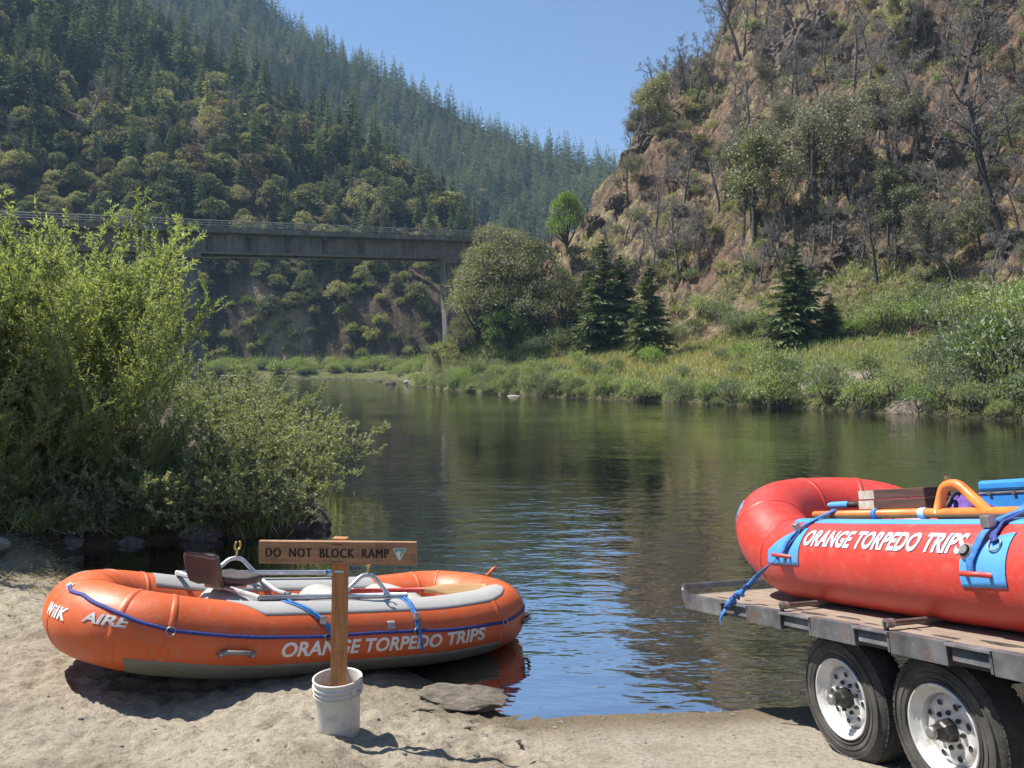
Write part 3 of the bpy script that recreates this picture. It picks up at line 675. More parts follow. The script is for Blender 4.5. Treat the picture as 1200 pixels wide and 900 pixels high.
pipe("side_rail", [(-1.02, yF, zr+0.03), (xb-0.10, yF, zr+0.03), (xb-0.02, yF-0.06, zr-0.10)])
pipe("crossbar", [(-1.02, yF-0.01, zr+0.03), (-1.02, yF-0.10, zr+0.04), (xa+0.03, yN+0.0, zr+0.002)])
pipe("crossbar", [(-0.30, yF-0.02, zr-0.01), (-0.30, 0.1, zr-0.06), (-0.30, yN+0.02, zr-0.02)])
pipe("crossbar", [(xb+0.02, yF-0.10, zr-0.10), (xb+0.06, 0.2, zr-0.12), (xb+0.06, yN, zr-0.004)])
c_ = pipe("clamp", [(-0.30, -0.20, zr-0.048), (-0.30, -0.28, zr-0.042)], 0.029, M["black"]); c_ = pipe("clamp", [(-0.30, -0.14, zr-0.053), (-0.30, -0.17, zr-0.05)], 0.029, M["black"])
def stand(x, y, dx=0.20, h=0.20):
    st = pipe("oar_stand", [(x-dx, y, zr), (x-0.05, y, zr+h), (x+0.05, y, zr+h), (x+dx, y, zr)], 0.019)
    mb = MB(); mb.tube([(x, y, zr+h), (x, y, zr+h+0.075)], 0.010, 8)
    ang = np.linspace(-0.32*math.pi, 1.32*math.pi, 18); R_ = 0.040
    mb.tube([(x+R_*0.75*math.cos(q), y+R_*0.66*math.cos(q), zr+h+0.112-R_*math.sin(q)*1.05) for q in -ang+0.0][::1] if False else [(x+R_*0.8*math.cos(q+math.pi), y+R_*0.6*math.cos(q+math.pi), zr+h+0.115+R_*1.1*math.sin(q+math.pi)) for q in ang], 0.009, 8)
    mb.build("oarlock", M["brass"], st, True); return st
stand(-0.52, yF, 0.22, 0.16); stand(0.20, yN, 0.22, 0.17)
for x, y in ((-0.92, yF), (xb-0.16, yF)):
    mb = MB(); mb.tube([(x, y, zr+0.03), (x+0.05, y, zr+0.03)], 0.0245, 10); mb.build("blue_band", M["webblue"], frame, True)
# seat: moulded bucket with backrest, facing the water end
seat = empty("rower_seat", rw_pt((-0.84, 0.0, zr+0.0)), (raftM @ Matrix.Rotation(R(22), 3, "Z")).to_euler())
tag(seat, "brown moulded plastic rower's seat on the frame of the orange raft", "seat")
def slab_profile(prof, width, thick, crown=0.02):
    P = np.array(prof, float); T = np.gradient(P, axis=0); T /= np.linalg.norm(T, axis=1)[:, None]; Nn = np.stack([-T[:, 1], T[:, 0]], -1)
    rows = []
    for i in range(len(P)):
        e = min(i, len(P)-1-i); wk = 1.0 if e > 2 else (0.80, 0.93, 0.98)[e]
        ring = []
        for q in np.linspace(0, 2*math.pi, 24, endpoint=False):
            cx = math.copysign(abs(math.cos(q))**0.45, math.cos(q)); cy = math.copysign(abs(math.sin(q))**0.7, math.sin(q))
            y = cx*width/2*wk; lift = crown*(abs(cx)**2.5); th = thick/2*(0.7 if e == 0 else 1)
            p = P[i] + Nn[i]*(cy*th + lift)
            ring.append((p[0], y, p[1]))
        rows.append(ring)
    mb = MB(); mb.grid(np.array(rows), close_v=True); n = 24; m = len(rows)
    mb.F.setdefault(n, []).append(np.array([list(range(n))[::-1], [(m-1)*n+i for i in range(n)]])); return mb
slab_profile([(-0.10, 0.07), (-0.05, 0.06), (0.02, 0.05), (0.12, 0.05), (0.20, 0.06), (0.26, 0.065), (0.29, 0.05)], 0.46, 0.085, 0.02).build("seat_pan", M["seat"], seat, True)
slab_profile([(-0.06, 0.05), (-0.10, 0.07), (-0.125, 0.12), (-0.142, 0.17), (-0.158, 0.22), (-0.17, 0.255), (-0.176, 0.27), (-0.178, 0.28)], 0.43, 0.085, 0.03).build("backrest", M["seat"], seat, True)
mb = MB(); mb.box((0.08, 0, 0.005), (0.26, 0.22, 0.03)); mb.build("swivel_plate", M["steel"], seat, bevel=0.004)
# oar lying along the near tube
oar = empty("oar", rw_pt((0.34, -0.44, zr+0.01)), raft.rotation_euler)
tag(oar, "red oar with a varnished wooden blade lying inside the orange raft", "oar")
mb = MB(); mb.tube([(-0.30, 0, 0.0), (0.52, 0.015, 0.0)], [0.024, 0.021], 12); mb.build("shaft", M["oarred"], oar, True)
mb = MB(); xs_ = np.linspace(0.52, 1.22, 16); hw = np.interp(xs_, [0.52, 0.60, 0.75, 1.16, 1.22], [0.018, 0.03, 0.07, 0.075, 0.06]); tk = np.interp(xs_, [0.52, 0.7, 1.22], [0.020, 0.014, 0.007])
ang = np.linspace(0, 2*math.pi, 14, endpoint=False)
G = np.array([[(x, 0.015+h*math.cos(q)*0.9, t*math.sin(q) + h*math.cos(q)*0.55) for q in ang] for x, h, t in zip(xs_, hw, tk)]); mb.grid(G, close_v=True)
mb.F.setdefault(14, []).append(np.array([[15*14+i for i in range(14)]])); bl = mb.build("blade", M["bladewood"], oar, True)
mb = MB(); mb.box((1.225, 0.015, 0.0), (0.03, 0.115, 0.022)); mb.build("blade_tip", M["black"], bl, bevel=0.004)
# two cam straps from the frame over the near tube
for (x0, x1, lab, tail) in ((xa+0.20, -0.20, "light blue cam strap over the orange raft's side, nearer its sandy end", 0.40), (xb-0.02, 0.55, "blue cam strap over the orange raft's side just right of the sign post", 0.16)):
    st = empty("cam_strap", raft.location, raft.rotation_euler); tag(st, lab, "strap", "straps on the rowing frame")
    a0, a1 = near(x0), near(x1)
    rf.strap("webbing", M["webblue"], st, [(a0-0.02, 1.62), (a0, 1.4), (a0+(a1-a0)*0.4, 1.0), (a0+(a1-a0)*0.75, 0.6), (a1, 0.24)], 0.03, 0.012, 8)
    rf.strap("webbing", M["webblue"], st, [(a0+0.03, 1.62), (a0+0.03, 1.4), (a0+0.02+(a1-a0)*0.4, 1.0), (a0+0.02+(a1-a0)*0.75, 0.6), (a1+0.01, 0.22)], 0.026, 0.018, 8)
    mb = MB(); c = rf.surf(a0+(a1-a0)*0.72+0.01, 0.62, 0.026); mb.box(c, (0.045, 0.03, 0.06)); mb.build("buckle", M["steel"], st, bevel=0.004)
    mb = MB(); p = rf.surf(a1+0.01, 0.24, 0.02); q = Vector(p); dn = raftM.inverted() @ Vector((0, 0, -1)); 
    pts = [q, q+dn*tail*0.4+Vector((0.004, -0.03, 0)), q+dn*tail*0.75+Vector((0.012, -0.035, 0)), q+dn*tail+Vector((0.0, -0.04, 0))]
    sd_ = Vector((0.012, 0, 0)); G = np.array([[tuple(v-sd_), tuple(v+sd_), tuple(v+sd_+Vector((0, 0.003, 0))), tuple(v-sd_+Vector((0, 0.003, 0)))] for v in pts]); mb.grid(G, close_v=True); mb.build("strap_tail", M["webblue"], st)

# ------------------------------------------------------------------ bucket and sign
def add_grime(m, col, scale, lo, hi, amt):
    """dried dirt in irregular patches over a material"""
    nt = m.node_tree; bs = nt.nodes["Principled BSDF"]; src = bs.inputs["Base Color"].links[0].from_socket
    f = ramp(nt, noise(nt, scale, 7, 0.72), [(lo, (0, 0, 0)), (hi, (1, 1, 1))]); k = N(nt, "Math", operation='MULTIPLY'); nt.links.new(f, k.inputs[0]); k.inputs[1].default_value = amt
    nt.links.new(mixc(nt, k.outputs[0], src, col), bs.inputs["Base Color"])
M["plastic"] = mat_simple("white_bucket_plastic", (0.52, 0.50, 0.455), (0.64, 0.62, 0.575), 5, 0.45, bmp=0.05, rvar=0.1)
add_grime(M["plastic"], (0.33, 0.28, 0.21), 11, 0.50, 0.68, 0.55)
add_grime(M["postwood"], (0.12, 0.07, 0.04), 7, 0.52, 0.68, 0.5); add_grime(M["signwood"], (0.11, 0.06, 0.035), 6, 0.50, 0.66, 0.5)
bx, by = -1.085, 4.93; bz = ground_z(bx, by) - 0.02
bucket = empty("bucket", (bx, by, bz), (R(1.0), R(-1.0), 0.3)); tag(bucket, "white plastic bucket standing on the sand, holding up the sign post", "bucket")
mb = MB()
prof = [(0, 0), (0.125, 0), (0.130, 0.006), (0.1335, 0.10), (0.138, 0.265), (0.1395, 0.270), (0.150, 0.272), (0.1505, 0.278), (0.1415, 0.281), (0.142, 0.297), (0.1525, 0.299), (0.153, 0.305), (0.1430, 0.308), (0.1435, 0.324), (0.1545, 0.326), (0.155, 0.332), (0.1445, 0.335), (0.1455, 0.358), (0.1530, 0.360), (0.1545, 0.366), (0.1530, 0.371), (0.1430, 0.371), (0.1400, 0.364), (0.137, 0.27), (0.130, 0.02), (0, 0.02)]
mb.lathe(prof, 56); mb.build("pail", M["plastic"], bucket, True)
M["scrib"] = mat_simple("faded_marker", (0.33, 0.32, 0.32), (0.5, 0.49, 0.47), 60, 0.7)
def on_pail(u, v): q = -math.pi/2 - 0.12 + u/0.14 - 0.3; r_ = 0.1352 + (v+0.16-0.10)*0.027; return (r_*math.cos(q), r_*math.sin(q), 0.165+v)
lettering("marker_scrawl", "ima", 0.034, M["scrib"], bucket, on_pail, length=0.075, bold=-0.008, shear=0.3)
for sg in (1,):
    mb = MB(); mb.lathe([(0, -0.006), (0.018, -0.006), (0.018, 0.006), (0, 0.006)], 14, axis='y')
    o = mb.build("handle_boss", M["plastic"], bucket, loc=(0.150*math.cos(-0.95), 0.150*math.sin(-0.95), 0.315), rot=(0, 0, -0.95+math.pi/2))
ang = np.linspace(0, math.pi, 17); mb = MB(); mb.tube([(0.158*math.cos(q)*math.cos(-0.95), 0.158*math.cos(q)*math.sin(-0.95)+0.0, 0.315) if False else (0.157*math.cos(-0.95+q), 0.157*math.sin(-0.95+q), 0.315-0.035*math.sin(q)) for q in ang], 0.0022, 5); mb.build("wire_handle", M["steel"], bucket, True)
mb = MB(); mb.lathe([(0, 0.235), (0.06, 0.24), (0.10, 0.225), (0.1362, 0.20), (0.1340, 0.16), (0, 0.16)], 28); mb.build("sand_fill", M["slab"], bucket, True)

sign = empty("ramp_sign", (bx-0.005, by+0.01, bz+0.03), (R(1.5), R(1.2), R(-1.5)))
tag(sign, "wooden sign on a post reading DO NOT BLOCK RAMP, set in the bucket", "sign")
PH = 1.215
mb = MB(); mb.box((0, 0, PH/2), (0.092, 0.062, PH)); mb.build("post", M["postwood"], sign, bevel=0.004)
mb = MB(); mb.box((0.0, 0, 0), (0.975, 0.036, 0.140)); bd = mb.build("board", M["signwood"], sign, loc=(-0.004, -0.051, PH-0.080), rot=(0, R(-1.0), 0), bevel=0.004)
LM = lambda cx, cz: (lambda u, v: (cx+u, -0.0195, cz+v))
lettering("lettering", "DO  NOT  BLOCK  RAMP", 0.056, M["routed"], bd, LM(-0.062, 0.0), length=0.76, bold=0.0, spacing=1.14, heavy=0.0028)
M["teal"] = mat_simple("teal_badge", (0.08, 0.26, 0.27), (0.14, 0.36, 0.36), 30, 0.5)
M["badgewhite"] = mat_simple("badge_border", (0.62, 0.63, 0.60), (0.74, 0.74, 0.7), 30, 0.5)
M["badgegreen"] = mat_simple("badge_green", (0.08, 0.16, 0.06), (0.12, 0.22, 0.08), 30, 0.5)
def flat_poly(name, pts, mat, parent, y, th=0.002):
    n = len(pts); V = [(x, y, z) for x, z in pts] + [(x, y-th, z) for x, z in pts]
    mb = MB(); mb.add(V); mb.F.setdefault(n, []).append(np.array([list(range(n, 2*n))])); mb.F.setdefault(4, []).append(np.array([[i, (i+1) % n, n+(i+1) % n, n+i] for i in range(n)])); return mb.build(name, mat, parent)
ex, ez = 0.385, 0.0
em = flat_poly("emblem", [(ex-0.042, ez+0.034), (ex+0.042, ez+0.034), (ex+0.006, ez-0.040), (ex-0.006, ez-0.040)], M["badgewhite"], bd, -0.0185)
flat_poly("emblem_face", [(ex-0.036, ez+0.030), (ex+0.036, ez+0.030), (ex+0.004, ez-0.034), (ex-0.004, ez-0.034)], M["teal"], bd, -0.0208, 0.001)
flat_poly("emblem_peak", [(ex-0.020, ez+0.001), (ex-0.006, ez+0.022), (ex+0.003, ez+0.010), (ex+0.010, ez+0.018), (ex+0.020, ez+0.001), (ex+0.003, ez-0.031), (ex-0.003, ez-0.031)], M["badgewhite"], bd, -0.0220, 0.001)
flat_poly("emblem_tree", [(ex+0.004, ez-0.022), (ex+0.014, ez-0.004), (ex+0.010, ez+0.014), (ex+0.005, ez-0.004)], M["badgegreen"], bd, -0.0232, 0.001)
for dz in (0.052, -0.054):
    mb = MB(); mb.box((0.0, -0.0205, dz), (0.07, 0.001, 0.003)); mb.build("routed_line", M["routed"], bd)
for sx2, sz2 in ((-0.022, 0.035), (0.020, 0.032), (-0.020, -0.034), (0.023, -0.036)):
    mb = MB(); mb.lathe([(0.0, -0.0022), (0.0035, -0.002), (0.0048, 0.0)], 10, axis='y'); mb.build("screw", M["steel"], bd, loc=(sx2, -0.018, sz2))
mb = MB(); mb.box((0.0, -0.0325, PH-0.205), (0.055, 0.003, 0.012)); mb.build("staple_scar", M["print_pale"], sign)
# ------------------------------------------------------------------ trailer
M["deckrail"] = mat_simple("worn_dark_steel", (0.055, 0.058, 0.065), (0.19, 0.195, 0.205), 3.5, 0.5, metal=0.4, bmp=0.15, bscale=40, rvar=0.2)
M["steelworn"] = mat_simple("worn_lip_steel", (0.10, 0.10, 0.11), (0.34, 0.34, 0.35), 5, 0.45, metal=0.5)
M["tyre"] = mat_simple("dusty_tyre_rubber", (0.018, 0.018, 0.018), (0.055, 0.052, 0.048), 5, 0.8, bmp=0.25, bscale=80)
M["rim"] = mat_simple("worn_white_rim", (0.50, 0.49, 0.47), (0.72, 0.71, 0.69), 7, 0.38, metal=0.25, rvar=0.15)
M["hub"] = mat_simple("greasy_hub", (0.02, 0.019, 0.018), (0.07, 0.065, 0.06), 20, 0.45, metal=0.5)
M["frameorange"] = mat_simple("orange_frame_paint", (0.62, 0.15, 0.025), (0.78, 0.235, 0.045), 10, 0.42, bmp=0.1)
M["cooler"] = mat_simple("blue_cooler_plastic", (0.025, 0.20, 0.56), (0.05, 0.29, 0.70), 4, 0.45, bmp=0.05)
M["purple"] = mat_simple("purple_fabric", (0.10, 0.05, 0.24), (0.19, 0.10, 0.38), 10, 0.85, bmp=0.3)
M["stain"] = mat_simple("black_deck_stain", (0.02, 0.018, 0.016), (0.09, 0.07, 0.055), 22, 0.75)
add_grime(M["deckrail"], (0.15, 0.075, 0.04), 6, 0.54, 0.66, 0.8); add_grime(M["deckrail"], (0.28, 0.24, 0.19), 14, 0.56, 0.72, 0.5)
add_grime(M["tyre"], (0.17, 0.145, 0.115), 4, 0.42, 0.70, 0.55); add_grime(M["rim"], (0.22, 0.15, 0.09), 9, 0.54, 0.70, 0.7); add_grime(M["ply"], (0.12, 0.085, 0.06), 3.5, 0.52, 0.68, 0.55)
ax_ = Vector((-0.2706, 1.0, -0.198)).normalized(); az_ = (Vector((0, 0, 1)) - ax_*ax_.z).normalized(); ay_ = az_.cross(ax_)
TM = Matrix((ax_, ay_, az_)).transposed(); TL = Vector((1.86, 4.464, 1.153))
trailer = empty("trailer", TL, TM.to_euler())
tag(trailer, "dark steel flatbed trailer with plywood deck and tandem wheels, carrying the red raft", "trailer")
def tw(p): return TL + TM @ Vector(p)
def t_in(v): return TM.transposed() @ (Vector(v) - TL)
def at_px(px, inb=0.0, z=0.0):
    """trailer x of the near-edge point (moved inboard) seen in picture column px"""
    p0 = tw((0, -inb, z)); t = (px-600)/FPX; k = (p0.x - t*p0.y)/(t*ax_.y - ax_.x); return k
XR = at_px(806); XF = -3.4; WD = 2.45; RH = 0.112
# deck boards (plywood sheets across the bed)
ex_ = [XR-0.02, XR-1.22, XR-2.44, XR-3.66, XF]
for a, b in zip(ex_[:-1], ex_[1:]):
    mb = MB(); mb.box(((a+b)/2, -WD/2, -0.014), (a-b-0.004, WD-0.10, 0.022)); mb.build("plywood_sheet", M["ply"], trailer, bevel=0.002)
mb = MB(); mb.box(((XR+XF)/2, -WD+0.026, -RH/2), (XR-XF, 0.048, RH)); mb.build("side_rail", M["deckrail"], trailer, bevel=0.003)
mb = MB(); mb.box((XR-0.020, -WD/2, -RH/2-0.002), (0.045, WD-0.104, RH)); mb.build("end_rail", M["deckrail"], trailer, bevel=0.003)
prev = XR
for a, b in ((844, 875), (913, 948), (999, 1040.5), (1107, 1161), (1246, 1315), (1440, 1550), (None, None)):
    x1, x0 = (at_px(a), at_px(b)) if a else (XF, XF)
    mb = MB(); mb.box(((prev+x1)/2, -0.026, -RH/2), (prev-x1, 0.048, RH)); mb.build("side_rail", M["deckrail"], trailer, bevel=0.003)
    prev = x0
    if a is None: break
    # pocket let into the rail: top lip, sloping plate set back, slot under it backed in black to paint its shade
    mb = MB(); mb.box(((x0+x1)/2, -0.020, -0.010), (x1-x0-0.002, 0.058, 0.014)); o = mb.build("stake_pocket", M["steelworn"], trailer, bevel=0.002)
    mb = MB(); V = [(x0+.001, -0.034, -0.017), (x1-.001, -0.034, -0.017), (x1-0.03, -0.006, -0.082), (x0+.001, -0.006, -0.082), (x1-0.03, -0.030, -0.086), (x0+.001, -0.030, -0.086)]
    mb.add(V, [[0, 1, 2, 3], [3, 2, 4, 5]]); mb.build("pocket_plate", M["deckrail"], o)
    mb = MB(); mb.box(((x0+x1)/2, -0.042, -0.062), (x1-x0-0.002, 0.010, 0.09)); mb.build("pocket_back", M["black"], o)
    mb = MB(); mb.box((x0+0.012, -0.024, -0.062), (0.016, 0.044, 0.088)); mb.build("pocket_end", M["deckrail"], o)
# rear roller bar with end plates
mb = MB(); mb.tube([(XR+0.075, 0.0, 0.052), (XR+0.075, -WD, 0.052)], 0.026, 16); o = mb.build("rear_bar", M["steel"], trailer, True)
for y in (-0.002, -WD):
    mb = MB(); V = [(XR, y, 0.0), (XR+0.10, y, 0.070), (XR+0.105, y, -0.02), (XR+0.06, y, -RH), (XR, y, -RH)]; V2 = [(a, b-0.008, c) for a, b, c in V]
    mb.add(V+V2); mb.F.setdefault(5, []).append(np.array([[0, 1, 2, 3, 4], [9, 8, 7, 6, 5]])); mb.F.setdefault(4, []).append(np.array([[i, (i+1) % 5, 5+(i+1) % 5, 5+i][::-1] for i in range(5)])); mb.build("end_plate", M["deckrail"], trailer)
# side rollers: short pipes on brackets lying over the deck edge
for px in (914, 1036, 1290):
    x = at_px(px); mb = MB(); mb.tube([(x, -0.02, 0.032), (x-0.0, -0.62, 0.032)], 0.017, 12); o = mb.build("deck_roller", M["steel"], trailer, True)
    mb = MB(); mb.box((x, -0.016, 0.012), (0.022, 0.016, 0.06)); mb.build("roller_bracket", M["black"], o); mb = MB(); mb.tube([(x, -0.01, 0.034), (x, -0.06, 0.034)], 0.024, 10); mb.build("roller_cap", M["steel"], o)
for k in range(13):
    x = XR-0.35-k*0.27; n = 11; rad = 0.045+0.02*math.sin(k*5.1); pts = [(x+rad*1.9*math.cos(q)*(1+0.25*math.sin(3*q+k)), -0.11-0.05*(k % 2)+rad*0.45*math.sin(q)*(1+0.2*math.cos(2*q+k))) for q in np.linspace(0, 2*math.pi, n, endpoint=False)]
    V = [(a, b, -0.0012) for a, b in pts]; mb = MB(); mb.add(V); mb.F.setdefault(n, []).append(np.array([list(range(n))])); mb.build("deck_stain", M["stain"], trailer)
# chassis
for y in (-0.55, -1.85):
    mb = MB(); mb.box(((XR-0.3+XF)/2, y, -RH-0.06), (XR-0.3-XF, 0.06, 0.13)); mb.build("chassis_beam", M["black"], trailer)
for x in np.arange(XF+0.3, XR-0.1, 0.6):
    mb = MB(); mb.box((x, -WD/2, -0.058), (0.05, WD-0.12, 0.07)); mb.build("cross_member", M["black"], trailer)
# wheels
TR = 0.372; TW = 0.215
def wheel_center(px, py, Y): return t_in((((px-600)/FPX)*Y, Y, H+(HOR-py)/FPX*Y))
wa = wheel_center(986.5, 822, 4.66); wb = wheel_center(1103, 853, 3.90)
wy = (wa.y+wb.y)/2; wz = (wa.z+wb.z)/2; mid = (wa.x+wb.x)/2; SP = 0.775
WZ = wz
def wheel(x, y, face, parent):
    """face +1: outer side towards +y"""
    wh = empty("wheel", (x, y, WZ), (0, R(17*face if x > 0 else 41*face), 0 if face > 0 else math.pi), parent)
    f = 0.0
    mb = MB()
    pr = [(0.205, -0.165), (0.225, -0.185), (0.29, -TW+0.002), (0.335, -0.205), (0.358, -0.190), (0.369, -0.165), (TR, -0.107), (0.369, -0.05), (0.358, -0.025), (0.335, -0.010), (0.300, 0.004), (0.262, 0.006), (0.232, -0.004), (0.214, -0.022), (0.205, -0.030)]
    pr = [(a, b) for a, b in pr]; mb.lathe(pr, 72, axis='y'); ty = mb.build("tyre", M["tyre"], wh, True)
    # tread blocks
    tb = MB()
    for row, (yy, wd, rr_) in enumerate(((-0.045, 0.040, 0.3605), (-0.090, 0.035, 0.3655), (-0.130, 0.035, 0.3655), (-0.172, 0.040, 0.3605))):
        for k in range(60):
            q = 2*math.pi*(k+0.5*(row % 2))/60; Mx = Matrix.Rotation(-q, 3, 'Y'); c = Mx @ Vector((rr_, 0, 0)); tb.box((c.x, yy, c.z), (0.012, wd, 0.027), Mx)
    o = tb.build("tread", M["tyre"], ty); o["kind"] = "stuff"
    for rr_ in (0.318, 0.275, 0.245):
        rb = MB(); rb.lathe([(rr_-0.003, 0.0), (rr_-0.002, 0.009), (rr_+0.002, 0.009), (rr_+0.003, 0.0)], 72, axis='y'); rb.build("sidewall_ridge", M["tyre"], ty, True)
    mb = MB()
    mb.lathe([(0.200, -0.19), (0.213, -0.045), (0.222, -0.014), (0.226, 0.002), (0.222, 0.008), (0.214, 0.004), (0.206, -0.012), (0.194, -0.020), (0.188, -0.030), (0.184, -0.034), (0.178, -0.034), (0.174, -0.046), (0.171, -0.070), (0.160, -0.078)], 72, axis='y')
    rm = mb.build("rim", M["rim"], wh, True)
    # dished closed disc; its eight hand holes are painted shade
    bm = bmesh.new(); bmd = MB(); nh = 8; seg = nh*8
    def dz(r_): return float(np.interp(r_, [0.0, 0.075, 0.085, 0.10, 0.13, 0.165, 0.176], [-0.048, -0.048, -0.050, -0.056, -0.050, -0.062, -0.085]))
    rings = [0.0505, 0.075, 0.085, 0.100, 0.1085, 0.115, 0.122, 0.1305, 0.145, 0.165, 0.176]; G = []
    hr = 0.0125
    for r_ in rings:
        row = []
        for k in range(seg):
            q = 2*math.pi*k/seg
            hq = 2*math.pi*(round(q/(2*math.pi/nh)))/nh; rh = 0.1195
            px_, pz_ = r_*math.cos(q), r_*math.sin(q)
            row.append((px_, dz(r_), pz_))
        G.append(row)
    G = np.array(G)
    # disc stays closed; black caps paint the dark openings
    F = []; a, b = G.shape[:2]; Vd = G.reshape(-1, 3).copy()
    for k in range(nh):
        hq = 2*math.pi*k/nh; c = np.array([0.1195*math.cos(hq), 0.1195*math.sin(hq)])
        for i in range(4, 8):
            for j in (-1, 0, 1):
                pass
    for i in range(a-1):
        for k in range(seg):
            F.append((i*b+k, i*b+(k+1) % b, (i+1)*b+(k+1) % b, (i+1)*b+k))
    bmd.add(Vd, F); bmd.build("disc", M["rim"], rm, True)
    for k in range(nh):
        hq = 2*math.pi*(k+0.5)/nh; hb = MB(); ang = np.linspace(0, 2*math.pi, 18, endpoint=False)
        c = np.array([0.132*math.cos(hq), -0.0485, 0.132*math.sin(hq)]); ur = np.array([math.cos(hq), 0.0, math.sin(hq)]); ut = np.array([-math.sin(hq), 0, math.cos(hq)])
        Gh = np.array([[c+ur*(w_*0.8)*math.cos(t)+ut*w_*math.sin(t)+np.array([0, o_, 0]) for t in ang] for w_, o_ in ((0.0215, -0.006), (0.0215, 0.0015), (0.0185, 0.003), (0.0175, 0.0005), (0.0001, 0.0003))]); hb.grid(Gh[:3], close_v=True); o = hb.build("hole_edge", M["rim"], rm, True)
        hb = MB(); hb.grid(Gh[2:], close_v=True); hb.build("hand_hole_shade", M["black"], rm, True)  # black cap on the closed disc paints the dark of the hole
    for k in range(8):
        q = 2*math.pi*k/8; nb = MB(); nb.lathe([(0.0, 0.012), (0.009, 0.012), (0.0125, 0.004), (0.0125, -0.02)], 6, axis='y'); o = nb.build("lug_nut", M["hub"], rm, loc=(0.083*math.cos(q), -0.045, 0.083*math.sin(q)))
    hb = MB(); hb.lathe([(0.060, -0.06), (0.056, -0.02), (0.050, 0.004), (0.040, 0.014), (0.036, 0.046), (0.033, 0.056), (0.028, 0.058)], 8, axis='y'); hb.build("hub", M["hub"], wh)
    hb = MB(); hb.lathe([(0.030, 0.046), (0.030, 0.072), (0.026, 0.077), (0.0, 0.077)], 24, axis='y'); hb.build("hub_cap", M["steel"], wh, True)
    vb = MB(); vb.tube([(-0.200, -0.01, 0.02), (-0.190, 0.012, 0.02)], 0.005, 6); vb.build("valve_stem", M["black"], wh)
    return wh
for s_ in (0.5, -0.5): wheel(mid+s_*SP, wy, 1, trailer)
for s_ in (0.5, -0.5): wheel(mid+s_*SP, -WD-(wy), -1, trailer)
for s_ in (0.5, -0.5):
    mb = MB(); mb.tube([(mid+s_*SP, wy-0.2, wz), (mid+s_*SP, -WD-wy+0.2, wz)], 0.045, 12); mb.build("axle", M["black"], trailer)
    for y in (-0.55, -1.85):
        pts = [(mid+s_*SP+q*0.34, y, wz+0.06+0.10*q*q) for q in np.linspace(-1, 1, 9)]; mb = MB()
        for lv in range(4): mb.tube([p[:2]+(p[2]-0.016*lv,) for p in pts[lv:9-lv or None]], 0.018, 4)
        o = mb.build("leaf_spring", M["black"], trailer)
for x in (mid, mid+0.76, mid-0.76):
    for y in (-0.55, -1.85):
        mb = MB(); mb.box((x, y, -RH-0.19), (0.07, 0.06, 0.16)); mb.build("spring_hanger", M["black"], trailer)

# ------------------------------------------------------------------ red raft on the trailer
K2 = 0.30; A2 = 2.05; B2 = 0.66; r2 = 0.27; CX = -0.375; WI = 0.46
RM = TM @ Matrix.Rotation(math.pi, 3, 'Z')
def r2w(p): return tw((CX, -WI-B2, r2+0.006)) + RM @ Vector(p)
raft2 = empty("raft", r2w((0, 0, 0)), RM.to_euler())
tag(raft2, "red inflatable raft with light blue patches and lettering, loaded on the trailer", "raft")
r2f = Raft(A2, B2, A2-0.42, r2, K2, K2, kstart=0.66)
r2f.tube(M["red"], raft2)
n2 = lambda x: r2f.at(x, -1)
f2_ = lambda x: r2f.at(x, 1)
def x2_px(px, inb=0.45):
    return -(at_px(px, inb-0.24, 0.36 if inb < 0.6 else 0.6) - CX)
for x in (-A2+0.28, -A2+0.62, 1.0, 0.93-0.0): r2f.seam(n2(x), M["red"], raft2)
for x in (-A2+0.28, -A2+0.62): r2f.seam(f2_(x), M["red"], raft2)
for d_ in (-0.22, 0.22): r2f.seam(-r2f.tot/4+d_, M["red"], raft2)
m2 = lambda a_c, t_c: (lambda u, v: r2f.surf(a_c+u, t_c+v/r2, 0.0045))
xl, xr = x2_px(948, 0.50), x2_px(1138, 0.50)
lettering("lettering", "ORANGE TORPEDO TRIPS", 0.122, M["print_pale"], raft2, m2(n2((xl+xr)/2), 0.66), length=xr-xl, bold=0.034, shear=0.22, spacing=1.05)
# blue trim
r2f.patch("top_strip", M["pvcblue"], raft2, a0=n2(x2_px(930, 0.65)), a1=n2(1.2), edge=e_round(1.20, 1.75, 0.03), nu=60, nv=8)
def trap(lo, hi, a, b): return lambda u: (lo+(0.10)*(1-u)*a, hi-(hi-lo)*0.72*(1-u)**1.6*b)
x_a, x_b = x2_px(904, 0.46), x2_px(938, 0.46)
r2f.patch("strap_patch", M["pvcblue"], raft2, a0=n2(x_a), a1=n2(x_b), edge=trap(-0.05, 0.95, -0.3, 0.95), nu=20, nv=10)
x_c, x_d = x2_px(1129, 0.46), x2_px(1179, 0.46)
r2f.patch("strap_patch", M["pvcblue"], raft2, a0=n2(x_c), a1=n2(x_d), edge=trap(-0.12, 0.92, -0.4, 0.8), nu=20, nv=10)
r2f.patch("end_patch", M["pvcblue"], raft2, a0=n2(-A2+0.30)-0.22, a1=n2(-A2+0.30)-0.10, edge=e_round(0.05, 0.75, 0.2), nu=14, nv=8)
for x, lift in ((x_a*0.25+x_b*0.75-0.05, 0.12), (x_c*0.35+x_d*0.65-0.05, 0.06)):
    a = n2(x); mb = MB(); mb.tube([r2f.surf(a-0.07, lift+0.02, 0.008), r2f.surf(a-0.06, lift+0.03, 0.05), r2f.surf(a+0.06, lift+0.03, 0.05), r2f.surf(a+0.07, lift+0.02, 0.008)], 0.013, 8); mb.build("grab_handle", M["red"], raft2, True)
a = n2(x2_px(1136, 0.46)); c = np.array(r2f.surf(a, 0.48, -0.006)); nrm = np.array(r2f.surf(a, 0.48, 0.05)) - c; nrm /= np.linalg.norm(nrm)
